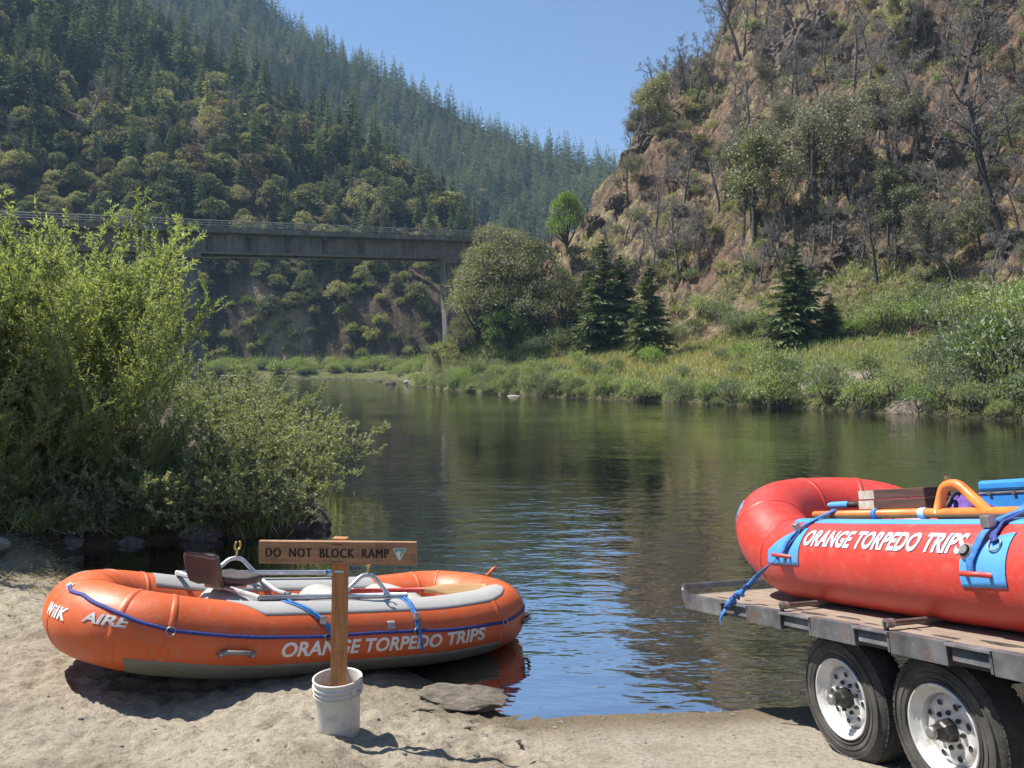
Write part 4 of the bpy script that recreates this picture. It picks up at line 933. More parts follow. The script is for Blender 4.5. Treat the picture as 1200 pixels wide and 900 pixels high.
mb = MB(); mb.tube([c, c+nrm*0.028, c+nrm*0.030], [0.042, 0.038, 0.03], 20); o = mb.build("air_valve", M["rockgrey"], raft2, True)
mb = MB(); mb.tube([c+nrm*0.028, c+nrm*0.040], 0.022, 16); mb.build("valve_cap", M["handle"], o)
r2f.d_ring(n2(x_c*0.3+x_d*0.7), 0.62, raft2, 0.035)
fl = MB(); G = np.array([[(x, y, -0.12) for y in np.linspace(-0.55, 0.55, 9)] for x in np.linspace(-A2+0.35, A2-0.35, 15)]); fl.grid(G); G = G.copy(); G[..., 2] -= 0.08; fl.grid(G[:, ::-1]); fl.build("floor", M["pvcgrey"], raft2, True)
for x in (-1.0, 1.0):
    mb = MB(); yy = np.linspace(-0.5, 0.5, 15); mb.tube(np.stack([0*yy+x, yy, 0*yy+0.02], -1), 0.19*np.clip(1.04-np.abs(yy/0.53)**3.2*0.5, .3, 1), 18); mb.build("thwart", M["red"], raft2, True)
# orange cargo frame
fr2 = empty("cargo_frame", raft2.location, raft2.rotation_euler); tag(fr2, "orange painted pipe frame with an arch, strapped over the red raft", "raft frame")
zf = r2+0.036; yn = -B2+0.06; xL = x2_px(949, 0.72)
def xF2(px): return x2_px(px, 0.72)
pipe("side_rail", [(xL, yn, zf), (1.3, yn, zf)], 0.027, M["frameorange"], fr2, 14)
pipe("side_rail", [(xL, B2-0.06, zf), (1.3, B2-0.06, zf)], 0.030, M["frameorange"], fr2, 14)
pipe("crossbar", [(xL+0.20, yn+0.03, zf-0.005), (xL+0.20, B2-0.09, zf-0.005)], 0.024, M["frameorange"], fr2, 12)
pipe("crossbar", [(xF2(1108), yn+0.03, zf-0.005), (xF2(1108), B2-0.09, zf-0.005)], 0.024, M["frameorange"], fr2, 12)
xs0, xs1 = xF2(1092), xF2(1151)
ar = pipe("arch", [(xs0, yn, zf), (xs0+0.07, yn, zf+0.150), (xs0+0.17, yn, zf+0.158), (xs1, yn, zf)], 0.028, M["frameorange"], fr2, 14)
for xx, zz in ((xs0+0.10, 0.190),):
    mb = MB(); mb.tube([(xx, yn, zf+zz-0.02), (xx, yn, zf+zz+0.012)], 0.016, 8); mb.build("arch_bolt", M["brass"], ar)
mb = MB(); mb.tube([(xF2(1072), yn, zf), (xF2(1080), yn, zf)], 0.0325, 14); mb.build("tape_band", M["print_pale"], fr2, True)
mb = MB(); mb.tube([(xF2(1018), yn, zf), (xF2(1023), yn, zf)], 0.034, 14); mb.build("strap_band", M["webblue"], fr2, True)
# things lying on the frame
def on2(x, y, z): return r2w((x, y, z))
tb0, tb1 = x2_px(1010, .80), x2_px(1088, .80)
timber = empty("timber_block", on2((tb0+tb1)/2, yn+0.12, zf+0.028), raft2.rotation_euler); tag(timber, "pair of dark red timber offcuts with pale ends stacked on the orange frame", "timber")
for k in range(2):
    ln = tb1-tb0-0.01*k
    mb = MB(); mb.box((0.005*k, 0, 0.030+0.062*k), (ln, 0.19, 0.058)); o = mb.build("board", M["timberdark"], timber, bevel=0.004)
    mb = MB(); mb.box((0.005*k-ln/2-0.0025, 0, 0.030+0.062*k), (0.006, 0.184, 0.053)); mb.build("end_grain", M["timberend"], o)
    mb = MB(); mb.box((0.005*k-ln/2+0.072, -0.0965, 0.030+0.062*k), (0.143, 0.004, 0.053)); mb.build("pale_paint", M["timberend"], o)
o2 = empty("oar", on2(xF2(958), yn+0.06, zf+0.062), raft2.rotation_euler); tag(o2, "black oar with light blue grip lying on the red raft's frame", "oar")
mb = MB(); mb.tube([(0.0, 0, 0), (0.03, 0, 0), (0.17, 0.005, 0), (0.20, 0.005, 0)], [0.017, 0.022, 0.024, 0.020], 12); mb.build("grip", M["pvcblue"], o2, True)
mb = MB(); mb.tube([(0.19, 0.005, 0), (tb0-xF2(958)-0.004, 0.02, 0.0)], 0.019, 12); mb.build("shaft", M["black"], o2, True)
ck = empty("cooler", on2(x2_px(1142, 1.01)+0.42, 0.02, zf-0.01), raft2.rotation_euler); tag(ck, "blue plastic cooler box standing inside the red raft's frame", "cooler")
cw = 0.84
mb = MB(); mb.box((0, 0, -0.02), (cw-0.012, 0.648, 0.26)); mb.build("body", M["cooler"], ck, bevel=0.015)
mb = MB(); mb.box((0, 0, 0.146), (cw, 0.66, 0.062)); ld = mb.build("lid", M["cooler"], ck, bevel=0.018)
mb = MB(); mb.tube([(-cw/2, -0.325, 0.106), (cw/2, -0.325, 0.106)], 0.006, 6); mb.tube([(-cw/2, -0.325, 0.106), (-cw/2, 0.3, 0.106)], 0.006, 6); mb.build("hinge_strip", M["steel"], ld)
for k in range(8):
    mb = MB(); mb.box((-cw/2+0.08+k*0.16, -0.334, 0.106), (0.02, 0.006, 0.02)); mb.build("rivet", M["steel"], ld)
bag = empty("dry_bag", on2(x2_px(1124, 1.02), yn+0.30, zf-0.06), raft2.rotation_euler); tag(bag, "rumpled purple bag stuffed behind the orange arch", "bag")
q = np.linspace(0, 2*math.pi, 28, endpoint=False); ph = np.linspace(-1.4, 1.4, 16); Gb = []
for p in ph:
    rw_ = []
    for t in q:
        rr_ = 1+0.16*math.sin(3*t+4*p)+0.12*math.sin(7*t-3*p+1)+0.06*math.sin(13*t+9*p)
        rw_.append((0.19*math.cos(p)*math.cos(t)*rr_, 0.13*math.cos(p)*math.sin(t)*rr_, 0.06+0.085*math.sin(p)*(1+0.2*math.sin(5*t))))
    Gb.append(rw_)
mb = MB(); mb.grid(np.array(Gb), close_v=True); mb.build("sack", M["purple"], bag, True)
mb = MB(); mb.tube([(0.02+0.02*math.sin(3*t), 0.135*math.cos(t)*1.15-0.01, 0.06+0.095*math.sin(t)*1.15) for t in np.linspace(0, 2*math.pi, 20)], 0.012, 6); mb.build("bag_strap", M["black"], bag, True)
# ratchet straps
def ribbon(pts, width, side, twist=0.0):
    P = [Vector(p) for p in pts]; u = np.linspace(0, len(P)-1, (len(P)-1)*6+1); A = np.array(P); Q = np.stack([np.interp(u, range(len(P)), A[:, k]) for k in range(3)], -1)
    T = np.gradient(Q, axis=0); T /= np.linalg.norm(T, axis=1)[:, None]; S_ = np.array(side, float); S_ = S_ - T*(T@S_)[:, None]; S_ /= np.linalg.norm(S_, axis=1)[:, None]; Nn = np.cross(T, S_)
    an = np.linspace(0, twist, len(Q))[:, None]; S2 = S_*np.cos(an)+Nn*np.sin(an); N2 = np.cross(T, S2)*0.002
    mb = MB(); mb.grid(np.stack([Q-S2*width/2-N2, Q+S2*width/2-N2, Q+S2*width/2+N2, Q-S2*width/2+N2], 1), close_v=True); return mb
st = empty("ratchet_strap", raft2.location, raft2.rotation_euler); tag(st, "knotted blue strap from the red raft's frame down to the trailer's side rail", "strap", "straps on the red raft")
xk = xF2(972); hx = x_a*0.25+x_b*0.75-0.05
h_pt = r2f.surf(n2(hx), 0.15, 0.035)
dl = RM.transposed() @ (tw((at_px(856), 0.035, -0.03)) - r2w((0, 0, 0)))
def s_on(a, t, off=0.01): return r2f.surf(a, t, off)
ribbon([(xk, yn, zf+0.036), (xk-0.01, yn-0.03, zf+0.02), s_on(n2(xk*0.9+hx*0.1), 1.3, 0.02), s_on(n2(xk*0.6+hx*0.4), 0.9, 0.02), s_on(n2(xk*0.3+hx*0.7), 0.55, 0.025), h_pt], 0.034, (1, 0, 0)).build("webbing", M["webblue"], st, True)
ribbon([(xk+0.03, yn, zf+0.036), (xk+0.02, yn-0.03, zf+0.02), s_on(n2(xk*0.85+hx*0.15), 1.3, 0.014), s_on(n2(xk*0.6+hx*0.4)+0.02, 0.85, 0.012), s_on(n2(xk*0.3+hx*0.7)+0.02, 0.5, 0.014), h_pt], 0.03, (1, 0, 0)).build("webbing", M["webnavy"], st, True)
ribbon([h_pt, Vector(h_pt)*0.6+dl*0.4+Vector((0, 0.0, 0.01)), Vector(h_pt)*0.2+dl*0.8, dl], 0.030, (1, 0, 0), 5.0).build("webbing", M["webblue"], st, True)
lo_ = Vector(h_pt)*0.40+dl*0.60
for k in range(7):
    c = lo_*(1-k/6)+dl*(k/6); mb = MB(); rr_ = 0.024+0.007*(k % 3); e = Vector((math.sin(k*2.3), math.cos(k*1.7), math.sin(k*1.1))).normalized()*0.03
    mb.tube([c-e, c-e*0.4+Vector((0.012, -0.012, 0.01)), c+e*0.5, c+e+Vector((-0.01, -0.01, -0.01))], [0.008, rr_*0.6, rr_*0.55, 0.008], 6); mb.build("knot", M["webblue" if k % 3 else "webnavy"], st, True)
ribbon([dl, dl+Vector((-0.02, -0.03, -0.05)), dl+Vector((-0.05, -0.03, -0.09)), dl+Vector((-0.045, -0.03, -0.13))], 0.03, (1, 0.3, 0), 0.8).build("strap_tail", M["webblue"], st, True)
cb = r2f.surf(n2(xk*0.55+hx*0.45), 0.84, 0.03); mb = MB(); mb.box(cb, (0.05, 0.035, 0.07), Matrix.Rotation(0.5, 3, 'X')); mb.build("buckle", M["steel"], st, bevel=0.005)
st = empty("ratchet_strap", raft2.location, raft2.rotation_euler); tag(st, "dark blue strap from the orange rail down to the blue patch beside the air valve", "strap", "straps on the red raft")
xk = xF2(1196); hx = x2_px(1141, 0.46)
ribbon([(xk, yn, zf+0.036), (xk-0.01, yn-0.035, zf+0.01), s_on(n2(xk*0.8+hx*0.2), 1.15, 0.03), s_on(n2(xk*0.5+hx*0.5), 0.75, 0.03), s_on(n2(xk*0.15+hx*0.85), 0.3, 0.02), s_on(n2(hx), 0.12, 0.012)], 0.042, (1, 0, 0)).build("webbing", M["webblue"], st, True)
ribbon([(xk+0.04, yn, zf+0.036), (xk+0.03, yn-0.035, zf+0.01), s_on(n2(xk*0.8+hx*0.2)+0.03, 1.15, 0.02), s_on(n2(xk*0.5+hx*0.5)+0.05, 0.8, 0.018), s_on(n2(x_c*0.3+x_d*0.7), 0.66, 0.02)], 0.036, (1, 0, 0)).build("webbing", M["webnavy"], st, True)
cb = s_on(n2(xk*0.75+hx*0.25), 1.02, 0.045); mb = MB(); mb.box(cb, (0.055, 0.05, 0.06)); mb.build("buckle", M["steel"], st, bevel=0.005)

# ------------------------------------------------------------------ stones
M["slabwet"] = mat_rock("damp_sandy_slab", (0.10, 0.085, 0.065), (0.19, 0.165, 0.125), (0.29, 0.25, 0.195), 6.0, 0.8, 0.02)
def rock_mesh(name, mat, seed, sub=4, flat=0.6, rough=0.28, freq=1.7, facet=0.5):
    bm = bmesh.new(); bmesh.ops.create_icosphere(bm, subdivisions=sub, radius=1.0); r = np.random.default_rng(seed)
    V = np.array([v.co[:] for v in bm.verts]); F = np.array([[v.index for v in f.verts] for f in bm.faces]); bm.free()
    D = V.copy(); sc_ = np.ones(len(V))
    for _ in range(14):   # planar cuts give broken faces
        n_ = r.normal(size=3); n_ /= np.linalg.norm(n_); dd = r.uniform(0.55, 0.9); d_ = D@n_; sc_ = np.where(d_*sc_ > dd, sc_*(1-facet)+facet*dd/np.maximum(d_, 1e-3), sc_)
    nz = fbm(D[:, 0]*freq+7+seed, D[:, 1]*freq+D[:, 2]*freq*0.9, seed, 4)-0.5 + 0.35*(fbm(D[:, 0]*freq*3+D[:, 2]*4, D[:, 1]*freq*3-D[:, 2]*3, seed+5, 3)-0.5)
    V = D*(sc_*(1+rough*2*nz))[:, None]; V[:, 2] *= flat
    return mesh_np(name, V, F, mat, smooth=False)
sx_, sy_ = -0.42, 5.98
slab = tag(link("rock", rock_mesh("rock", M["slabwet"], 5, 4, 0.16, 0.25, 1.5, 0.7), None, (sx_, sy_, 0.085), (R(3), R(4), 0.12)), "flat sand-coloured rock slab at the water's edge behind the bucket", "rock"); slab.scale = (0.42, 0.26, 0.50)
bank_rocks = [(-4.75, 11.98, 0.08, 0.30, "squared grey boulder under the left bushes, behind the orange raft's seat", "rockgrey", 3), (-6.3, 11.2, 0.05, 0.24, "low dusty boulder on the dirt bank, left of the squared boulder", "rockgrey", 9),
 (-3.55, 12.35, 0.02, 0.42, "dark boulder below the grass tuft at the tip of the left bank", "rock", 11), (-4.1, 12.1, -0.02, 0.28, "dark wet stone between the squared boulder and the bank tip", "rock", 12), (-5.6, 11.6, 0.0, 0.2, "small grey stone at the foot of the left dirt bank", "rockgrey", 13), (-6.6, 9.9, 0.35, 0.22, "pale half buried stone on the shaded sand at far left", "rockpale", 14), (-3.2, 12.75, 0.0, 0.35, "dark mossy boulder under the outermost bush of the left bank", "rock", 15)]
for x, y, z, s_, lab, mt, sd_ in bank_rocks:
    o = tag(link("rock", rock_mesh("rock", M[mt], sd_, 3, 0.75, 0.22, 1.5, 0.75), None, (x, y, z), (0, 0, sd_)), lab, "rock", "rocks on the left bank"); o.scale = (s_*1.25, s_, s_)
# loose stones on the beach
pb = [rock_mesh("pebbles", M["rockgrey"], 50+k, 1, 0.6, 0.2, 1.5, 0.6) for k in range(1)][0]
pv = np.array([v.co[:] for v in pb.vertices]); pf = np.array([p.vertices[:] for p in pb.polygons]); bpy.data.meshes.remove(pb)
Vs, Fs, n0 = [], [], 0; rg = np.random.default_rng(3)
px_ = rg.uniform(-5, 3.2, 2600); py_ = rg.uniform(3.6, 7.6, 2600); ss = sdf(px_, py_)
kp = (ss > -0.25) & (ss < 2.6) & ((ss < 0.5) | (rg.random(2600) < 0.6)); px_, py_ = px_[kp], py_[kp]; zz = zfun(px_, py_)+beach_relief(px_, py_)
for x, y, z in zip(px_, py_, zz):
    s_ = 0.006*math.exp(rg.normal()*0.55); q = rg.uniform(0, 6.28); c, s2 = math.cos(q), math.sin(q)
    v = pv*s_*np.array([1.3, 1, 0.8]); v = np.stack([v[:, 0]*c-v[:, 1]*s2+x, v[:, 0]*s2+v[:, 1]*c+y, v[:, 2]+z+s_*0.15], -1); Vs.append(v); Fs.append(pf+n0); n0 += len(v)
tag(link("pebbles", mesh_np("pebbles", np.concatenate(Vs), np.concatenate(Fs), M["rockgrey"])), kind="stuff")
# bits of dark driftwood near the water
for k, (x, y, l, q, lab) in enumerate(((-0.62, 5.55, 0.16, 0.2, "short dark stick on the sand beside the bucket"), (-0.30, 5.30, 0.10, 1.1, "small dark twig lying between bucket and rock slab"), (0.05, 4.98, 0.08, 2.0, "tiny dark chip of wood on the sand right of the bucket"))):
    z = ground_z(x, y); mb = MB(); mb.tube([(-l/2, 0, 0.01), (-l/6, 0.012, 0.018), (l/5, -0.008, 0.016), (l/2, 0.01, 0.008)], [0.006, 0.011, 0.009, 0.004], 6); tag(mb.build("stick", M["bark"], None, loc=(x, y, z), rot=(0, 0, q)), lab, "stick")
# ------------------------------------------------------------------ bridge
M["concrete"] = mat_simple("weathered_concrete", (0.12, 0.115, 0.105), (0.20, 0.192, 0.18), 0.35, 0.85, bmp=0.3, bscale=2.0, bdist=0.05)
M["concretedark"] = mat_simple("stained_concrete", (0.06, 0.057, 0.052), (0.11, 0.105, 0.097), 0.5, 0.9)
for nm_ in ("concrete", "concretedark"):
    nt = M[nm_].node_tree; bs = nt.nodes["Principled BSDF"]; src = bs.inputs["Base Color"].links[0].from_socket; tc = N(nt, "TexCoord"); mp = N(nt, "Mapping"); mp.inputs["Scale"].default_value = (1.6, 1.6, 0.12); nt.links.new(tc.outputs["Object"], mp.inputs[0])
    nt.links.new(mixc(nt, 0.75, src, ramp(nt, noise(nt, 1.0, 5, 0.7, vec=mp.outputs[0]), [(0.36, (0.45, 0.43, 0.4)), (0.62, (1.15, 1.15, 1.15))]), 'MULTIPLY'), bs.inputs["Base Color"])
M["galv"] = mat_simple("galvanised_rail", (0.17, 0.172, 0.175), (0.25, 0.25, 0.25), 1.0, 0.5, metal=0.5)
PL = Vector((-54.1, 125, 21.0)); PR = Vector((-8.1, 150, 23.3)); dv = (PR-PL); Lb = dv.length
bridge = empty("bridge", PL, (0, -math.asin(dv.z/Lb), math.atan2(dv.y, dv.x)))
tag(bridge, "long grey concrete girder bridge on tall piers crossing the river in the distance", "bridge")
xA, xB = -75, Lb+14
for y in (1.6, 6.4):
    mb = MB(); mb.box(((xA+xB)/2, y, 1.55), (xB-xA, 0.7, 3.1)); mb.box(((xA+xB)/2, y, 0.12), (xB-xA, 1.1, 0.30)); mb.build("girder", M["concrete"], bridge)
mb = MB(); mb.box(((xA+xB)/2, 4.0, 3.30), (xB-xA, 8.6, 0.38)); mb.build("deck", M["concretedark"], bridge)
mb = MB(); mb.box(((xA+xB)/2, -0.10, 3.62), (xB-xA, 0.42, 0.80)); mb.box(((xA+xB)/2, 8.1, 3.62), (xB-xA, 0.42, 0.80)); o = mb.build("kerb", M["concrete"], bridge)
k = 0
for x in np.arange(-38.5, Lb-21, 6.35):
    mb = MB(); mb.box((x, 1.10, 1.65), (0.55, 0.5, 2.5)); mb.box((x, 0.75, 2.75), (0.8, 1.2, 0.7)); mb.build("stiffener", M["concretedark"], bridge)
pm = None
for x in np.arange(xA+1, xB-1, 1.95):
    for y in (-0.1,):
        if pm is None:
            mb = MB(); mb.box((0, 0, 0.55), (0.11, 0.11, 1.1)); o = mb.build("railing_post", M["galv"], bridge, loc=(x, y, 4.0)); pm = o.data
        else: link("railing_post", pm, bridge, (x, y, 4.0))
for z, r_ in ((5.10, 0.07), (4.72, 0.045), (4.36, 0.045)):
    for y in (-0.1, 8.1):
        mb = MB(); mb.tube([(xA, y, z), (xB, y, z)], r_, 6); mb.build("rail", M["galv"], bridge)
def bx_px(px):
    t = (px-600)/FPX; u = dv.normalized(); return (t*PL.y-PL.x)/(u.x-t*u.y)
for px, wd in ((222, 2.7), (530, 1.9)):
    x = bx_px(px); wp = PL + dv.normalized()*x; n_ = Vector((-dv.y, dv.x, 0)).normalized()
    gz_ = float(zfun(np.array([wp.x+n_.x*4]), np.array([wp.y+n_.y*4]))[0]) - 4
    hgt = wp.z - gz_
    mb = MB(); mb.box((x, 3.4, -0.45), (wd*1.3, 6.0, 0.9)); mb.box((x, 2.6, -0.9-(hgt-0.9)/2), (wd, 2.4, hgt-0.9)); mb.box((x, 2.6, -hgt+1.0), (wd*1.9, 4.4, 2.6)); o = mb.build("pier", M["concrete"], bridge)
    if px > 300:
        mb = MB(); mb.tube([(x-wd*0.62, 1.1, 0), (x-wd*0.62, 1.1, -hgt+2)], 0.12, 6); mb.build("drain_pipe", M["galv"], o)

# ------------------------------------------------------------------ plants: prototypes
def rdir(r, n):
    v = r.normal(size=(n, 3)); return v/np.linalg.norm(v, axis=1)[:, None]
def leaf_quads(P, D, Lg, Wd, r, roll=None):
    """diamond leaves at P pointing along D, folded a little along the midrib"""
    n = len(P); Q = rdir(r, n); S_ = np.cross(D, Q); S_ /= np.linalg.norm(S_, axis=1)[:, None]+1e-9
    Nn = np.cross(S_, D); Lg = np.broadcast_to(Lg, (n,))[:, None]; Wd = np.broadcast_to(Wd, (n,))[:, None]
    a = P; b = P+D*Lg*0.45+S_*Wd*0.5+Nn*Wd*0.12; c = P+D*Lg-Nn*Lg*0.08; d = P+D*Lg*0.45-S_*Wd*0.5+Nn*Wd*0.12
    V = np.stack([a, b, c, d], 1).reshape(-1, 3); F = np.arange(4*n).reshape(-1, 4); return V, F
def thin_quads(A, B, wa, r):
    """thin tapering twigs from A to B"""
    D = B-A; Q = rdir(r, len(A)); S_ = np.cross(D, Q); S_ /= np.linalg.norm(S_, axis=1)[:, None]+1e-9; wa = np.broadcast_to(wa, (len(A),))[:, None]
    V = np.stack([A-S_*wa/2, A+S_*wa/2, B+S_*wa*0.25, B-S_*wa*0.25], 1).reshape(-1, 3); return V, np.arange(4*len(A)).reshape(-1, 4)
def me_leaves(name, Vs, mat):
    n = 0; F = []
    for v in Vs: F.append(np.arange(len(v)).reshape(-1, 4)+n); n += len(v)
    return mesh_np(name, np.concatenate(Vs), np.concatenate(F), mat)
def me_mb(name, mb, mat): return mesh_np(name, np.concatenate(mb.V), [np.concatenate(f) for f in mb.F.values()], mat, True)

def conifer(h, seed, mat, near=False, rad=0.17, base=0.10, ragged=0.3):
    r = np.random.default_rng(seed); tr = MB(); lean = r.normal(size=2)*0.012*h
    zs = np.linspace(0, h*0.97, 8); tr.tube(np.stack([lean[0]*(zs/h)**2, lean[1]*(zs/h)**2, zs], -1), np.interp(zs, [0, h], [0.016*h+0.03, 0.01]), 6)
    P, D, Lg, Wd = [], [], [], []; BA, BB = [], []
    nl = 34 if near else 26
    for z in np.linspace(base*h, h*0.985, nl):
        t = (z-base*h)/(h*(1-base)); R_ = rad*h*((1-t)**0.8)*(0.55+0.45*min(1, t*5+0.25))+0.012*h
        nb = int((9 if near else 8)*(1-0.45*t))+1
        for k in range(nb):
            if r.random() < 0.12: continue
            q = r.uniform(0, 6.283); R2 = R_*(1-ragged+2*ragged*r.random()*0.75); z2 = z+r.normal()*0.008*h
            u = np.array([math.cos(q), math.sin(q), 0.25*t-0.12-0.25*(1-t)*r.random()]); o0 = np.array([lean[0]*(z/h)**2, lean[1]*(z/h)**2, z2])
            side = np.array([-math.sin(q), math.cos(q), 0])
            BA.append(o0); BB.append(o0+u*R2)
            ns = 9 if near else 3
            for j in range(ns):
                f = (j+0.6)/ns if near else (0.25, 0.55, 0.8)[j]
                w_ = R2*(0.46*(1-f*0.55))
                for sg in ((-1, 1, 0) if near else ((-1, 1) if j < 2 else (0,))):
                    d = u*0.8+side*sg*0.75+np.array([0, 0, -0.18+0.2*r.normal()]); d /= np.linalg.norm(d)
                    P.append(o0+u*R2*f+r.normal(size=3)*0.01*h*0.3); D.append(d); Lg.append(w_*(0.8+0.5*r.random())+0.006*h); Wd.append(w_*(0.26 if near else 0.55)+0.004*h)
    P.append(np.array([lean[0], lean[1], h*0.93])); D.append(np.array([0, 0, 1.0])); Lg.append(0.075*h); Wd.append(0.018*h)
    V, F = leaf_quads(np.array(P), np.array(D), np.array(Lg), np.array(Wd), r)
    Vt, _ = thin_quads(np.array(BA), np.array(BB), 0.006*h if near else 0.004*h, r)
    tr.add(Vt, np.arange(len(Vt)).reshape(-1, 4))
    return me_mb("trunk", tr, M["bark"]), me_leaves("crown", [V], mat)

def blob_points(r, centers, radii, per, shell=0.75, flat=0.8):
    P, Nn = [], []
    for c, R_ in zip(centers, radii):
        d = rdir(r, per); d[:, 2] = np.where(d[:, 2] < -0.35, -d[:, 2], d[:, 2]); rr_ = R_*(shell+(1-shell)*r.random(per)**0.5)*(0.82+0.36*r.random(per))
        P.append(c+d*rr_[:, None]*np.array([1, 1, flat])); Nn.append(d)
    return np.concatenate(P), np.concatenate(Nn)

def round_tree(h, w_, seed, mat, nblob=13, per=150, leaf=0.05, trunk=0.25, bark="bark", dense=1.0):
    """broad tree: forked trunk, crown of many leaf clusters with gaps between them"""
    r = np.random.default_rng(seed); C_, R_ = [], []
    tr = MB(); top = np.array([0, 0, h*trunk])
    for k in range(nblob):
        q = k*2.399+r.uniform(-0.4, 0.4); f = math.sqrt((k+0.5)/nblob); z = h*(trunk+0.14)+(h*(0.86-trunk))*(1-f**1.8)*(0.75+0.3*r.random())+r.uniform(-0.05, 0.08)*h
        c = np.array([f*w_*0.40*math.cos(q), f*w_*0.40*math.sin(q), z]); C_.append(c); R_.append(w_*(0.15+0.09*r.random()))
        mid_ = top*0.5+c*0.5+np.array([0, 0, -0.04*h])+r.normal(size=3)*0.03*h
        tr.tube([top*(0.6+0.4*r.random()), mid_, c], [0.018*h, 0.012*h, 0.005*h], 5, False)
    tr.tube([(0, 0, -0.03*h), (0.01*h, 0, h*trunk*0.5), top], [0.035*h, 0.028*h, 0.022*h], 7)
    P, Nn = blob_points(r, C_, R_, int(per*dense), 0.55)
    D = Nn*0.5+rdir(r, len(P))*0.9; D /= np.linalg.norm(D, axis=1)[:, None]
    V, F = leaf_quads(P, D, leaf*h*(0.7+0.7*r.random(len(P))), leaf*h*0.62, r)
    return me_mb("trunk", tr, M[bark]), me_leaves("crown", [V], mat)

def shrub(h, w_, seed, mat, n=900, leaf=0.10, spiky=0.0, nb=9):
    """low bush: several leafy mounds, shoots poking out, a few stems"""
    r = np.random.default_rng(seed); C_, R_ = [], []
    for k in range(nb):
        q = k*2.399+r.uniform(-.5, .5); f = math.sqrt((k+0.3)/nb)
        C_.append(np.array([f*w_*0.36*math.cos(q), f*w_*0.36*math.sin(q), h*(0.28+0.42*(1-f)*r.uniform(0.6, 1.15)+0.1*r.random())])); R_.append(w_*(0.16+0.10*r.random()))
    P, Nn = blob_points(r, C_, R_, n//nb, 0.5, min(1.0, 0.9*h/w_+0.25)); P[:, 2] = np.abs(P[:, 2])
    D = Nn*0.5+rdir(r, len(P))*0.7+np.array([0, 0, 0.45+spiky]); D /= np.linalg.norm(D, axis=1)[:, None]
    V1, _ = leaf_quads(P, D, leaf*(0.6+0.8*r.random(len(P))), leaf*(0.55-0.3*spiky), r)
    m = n//5; q = r.uniform(0, 6.283, m//6); b0 = np.stack([np.cos(q)*w_*0.3*r.random(m//6), np.sin(q)*w_*0.3*r.random(m//6), h*0.5*np.ones(m//6)], -1)
    dd = np.stack([np.cos(q)*0.5, np.sin(q)*0.5, 0.9*np.ones(m//6)], -1)+r.normal(size=(m//6, 3))*0.25; ln = h*(0.35+0.3*r.random(m//6))
    t = r.random((m//6, 6)); PP = (b0[:, None]+dd[:, None]*(ln[:, None]*t)[..., None]).reshape(-1, 3); DD = np.repeat(dd, 6, 0)+r.normal(size=(len(PP), 3))*0.5; DD /= np.linalg.norm(DD, axis=1)[:, None]
    V2, _ = leaf_quads(PP, DD, leaf*(0.6+0.6*r.random(len(PP))), leaf*0.45, r)
    A = np.zeros((nb*2, 3)); A[:, :2] = r.normal(size=(nb*2, 2))*w_*0.05; Cc = np.array(C_*2)+r.normal(size=(nb*2, 3))*w_*0.08
    Vs, _ = thin_quads(A, Cc, 0.02*h+0.01, r)
    return mesh_np("stems", Vs, np.arange(len(Vs)).reshape(-1, 4), M["barkgrey"]), me_leaves("foliage", [V1, V2], mat)

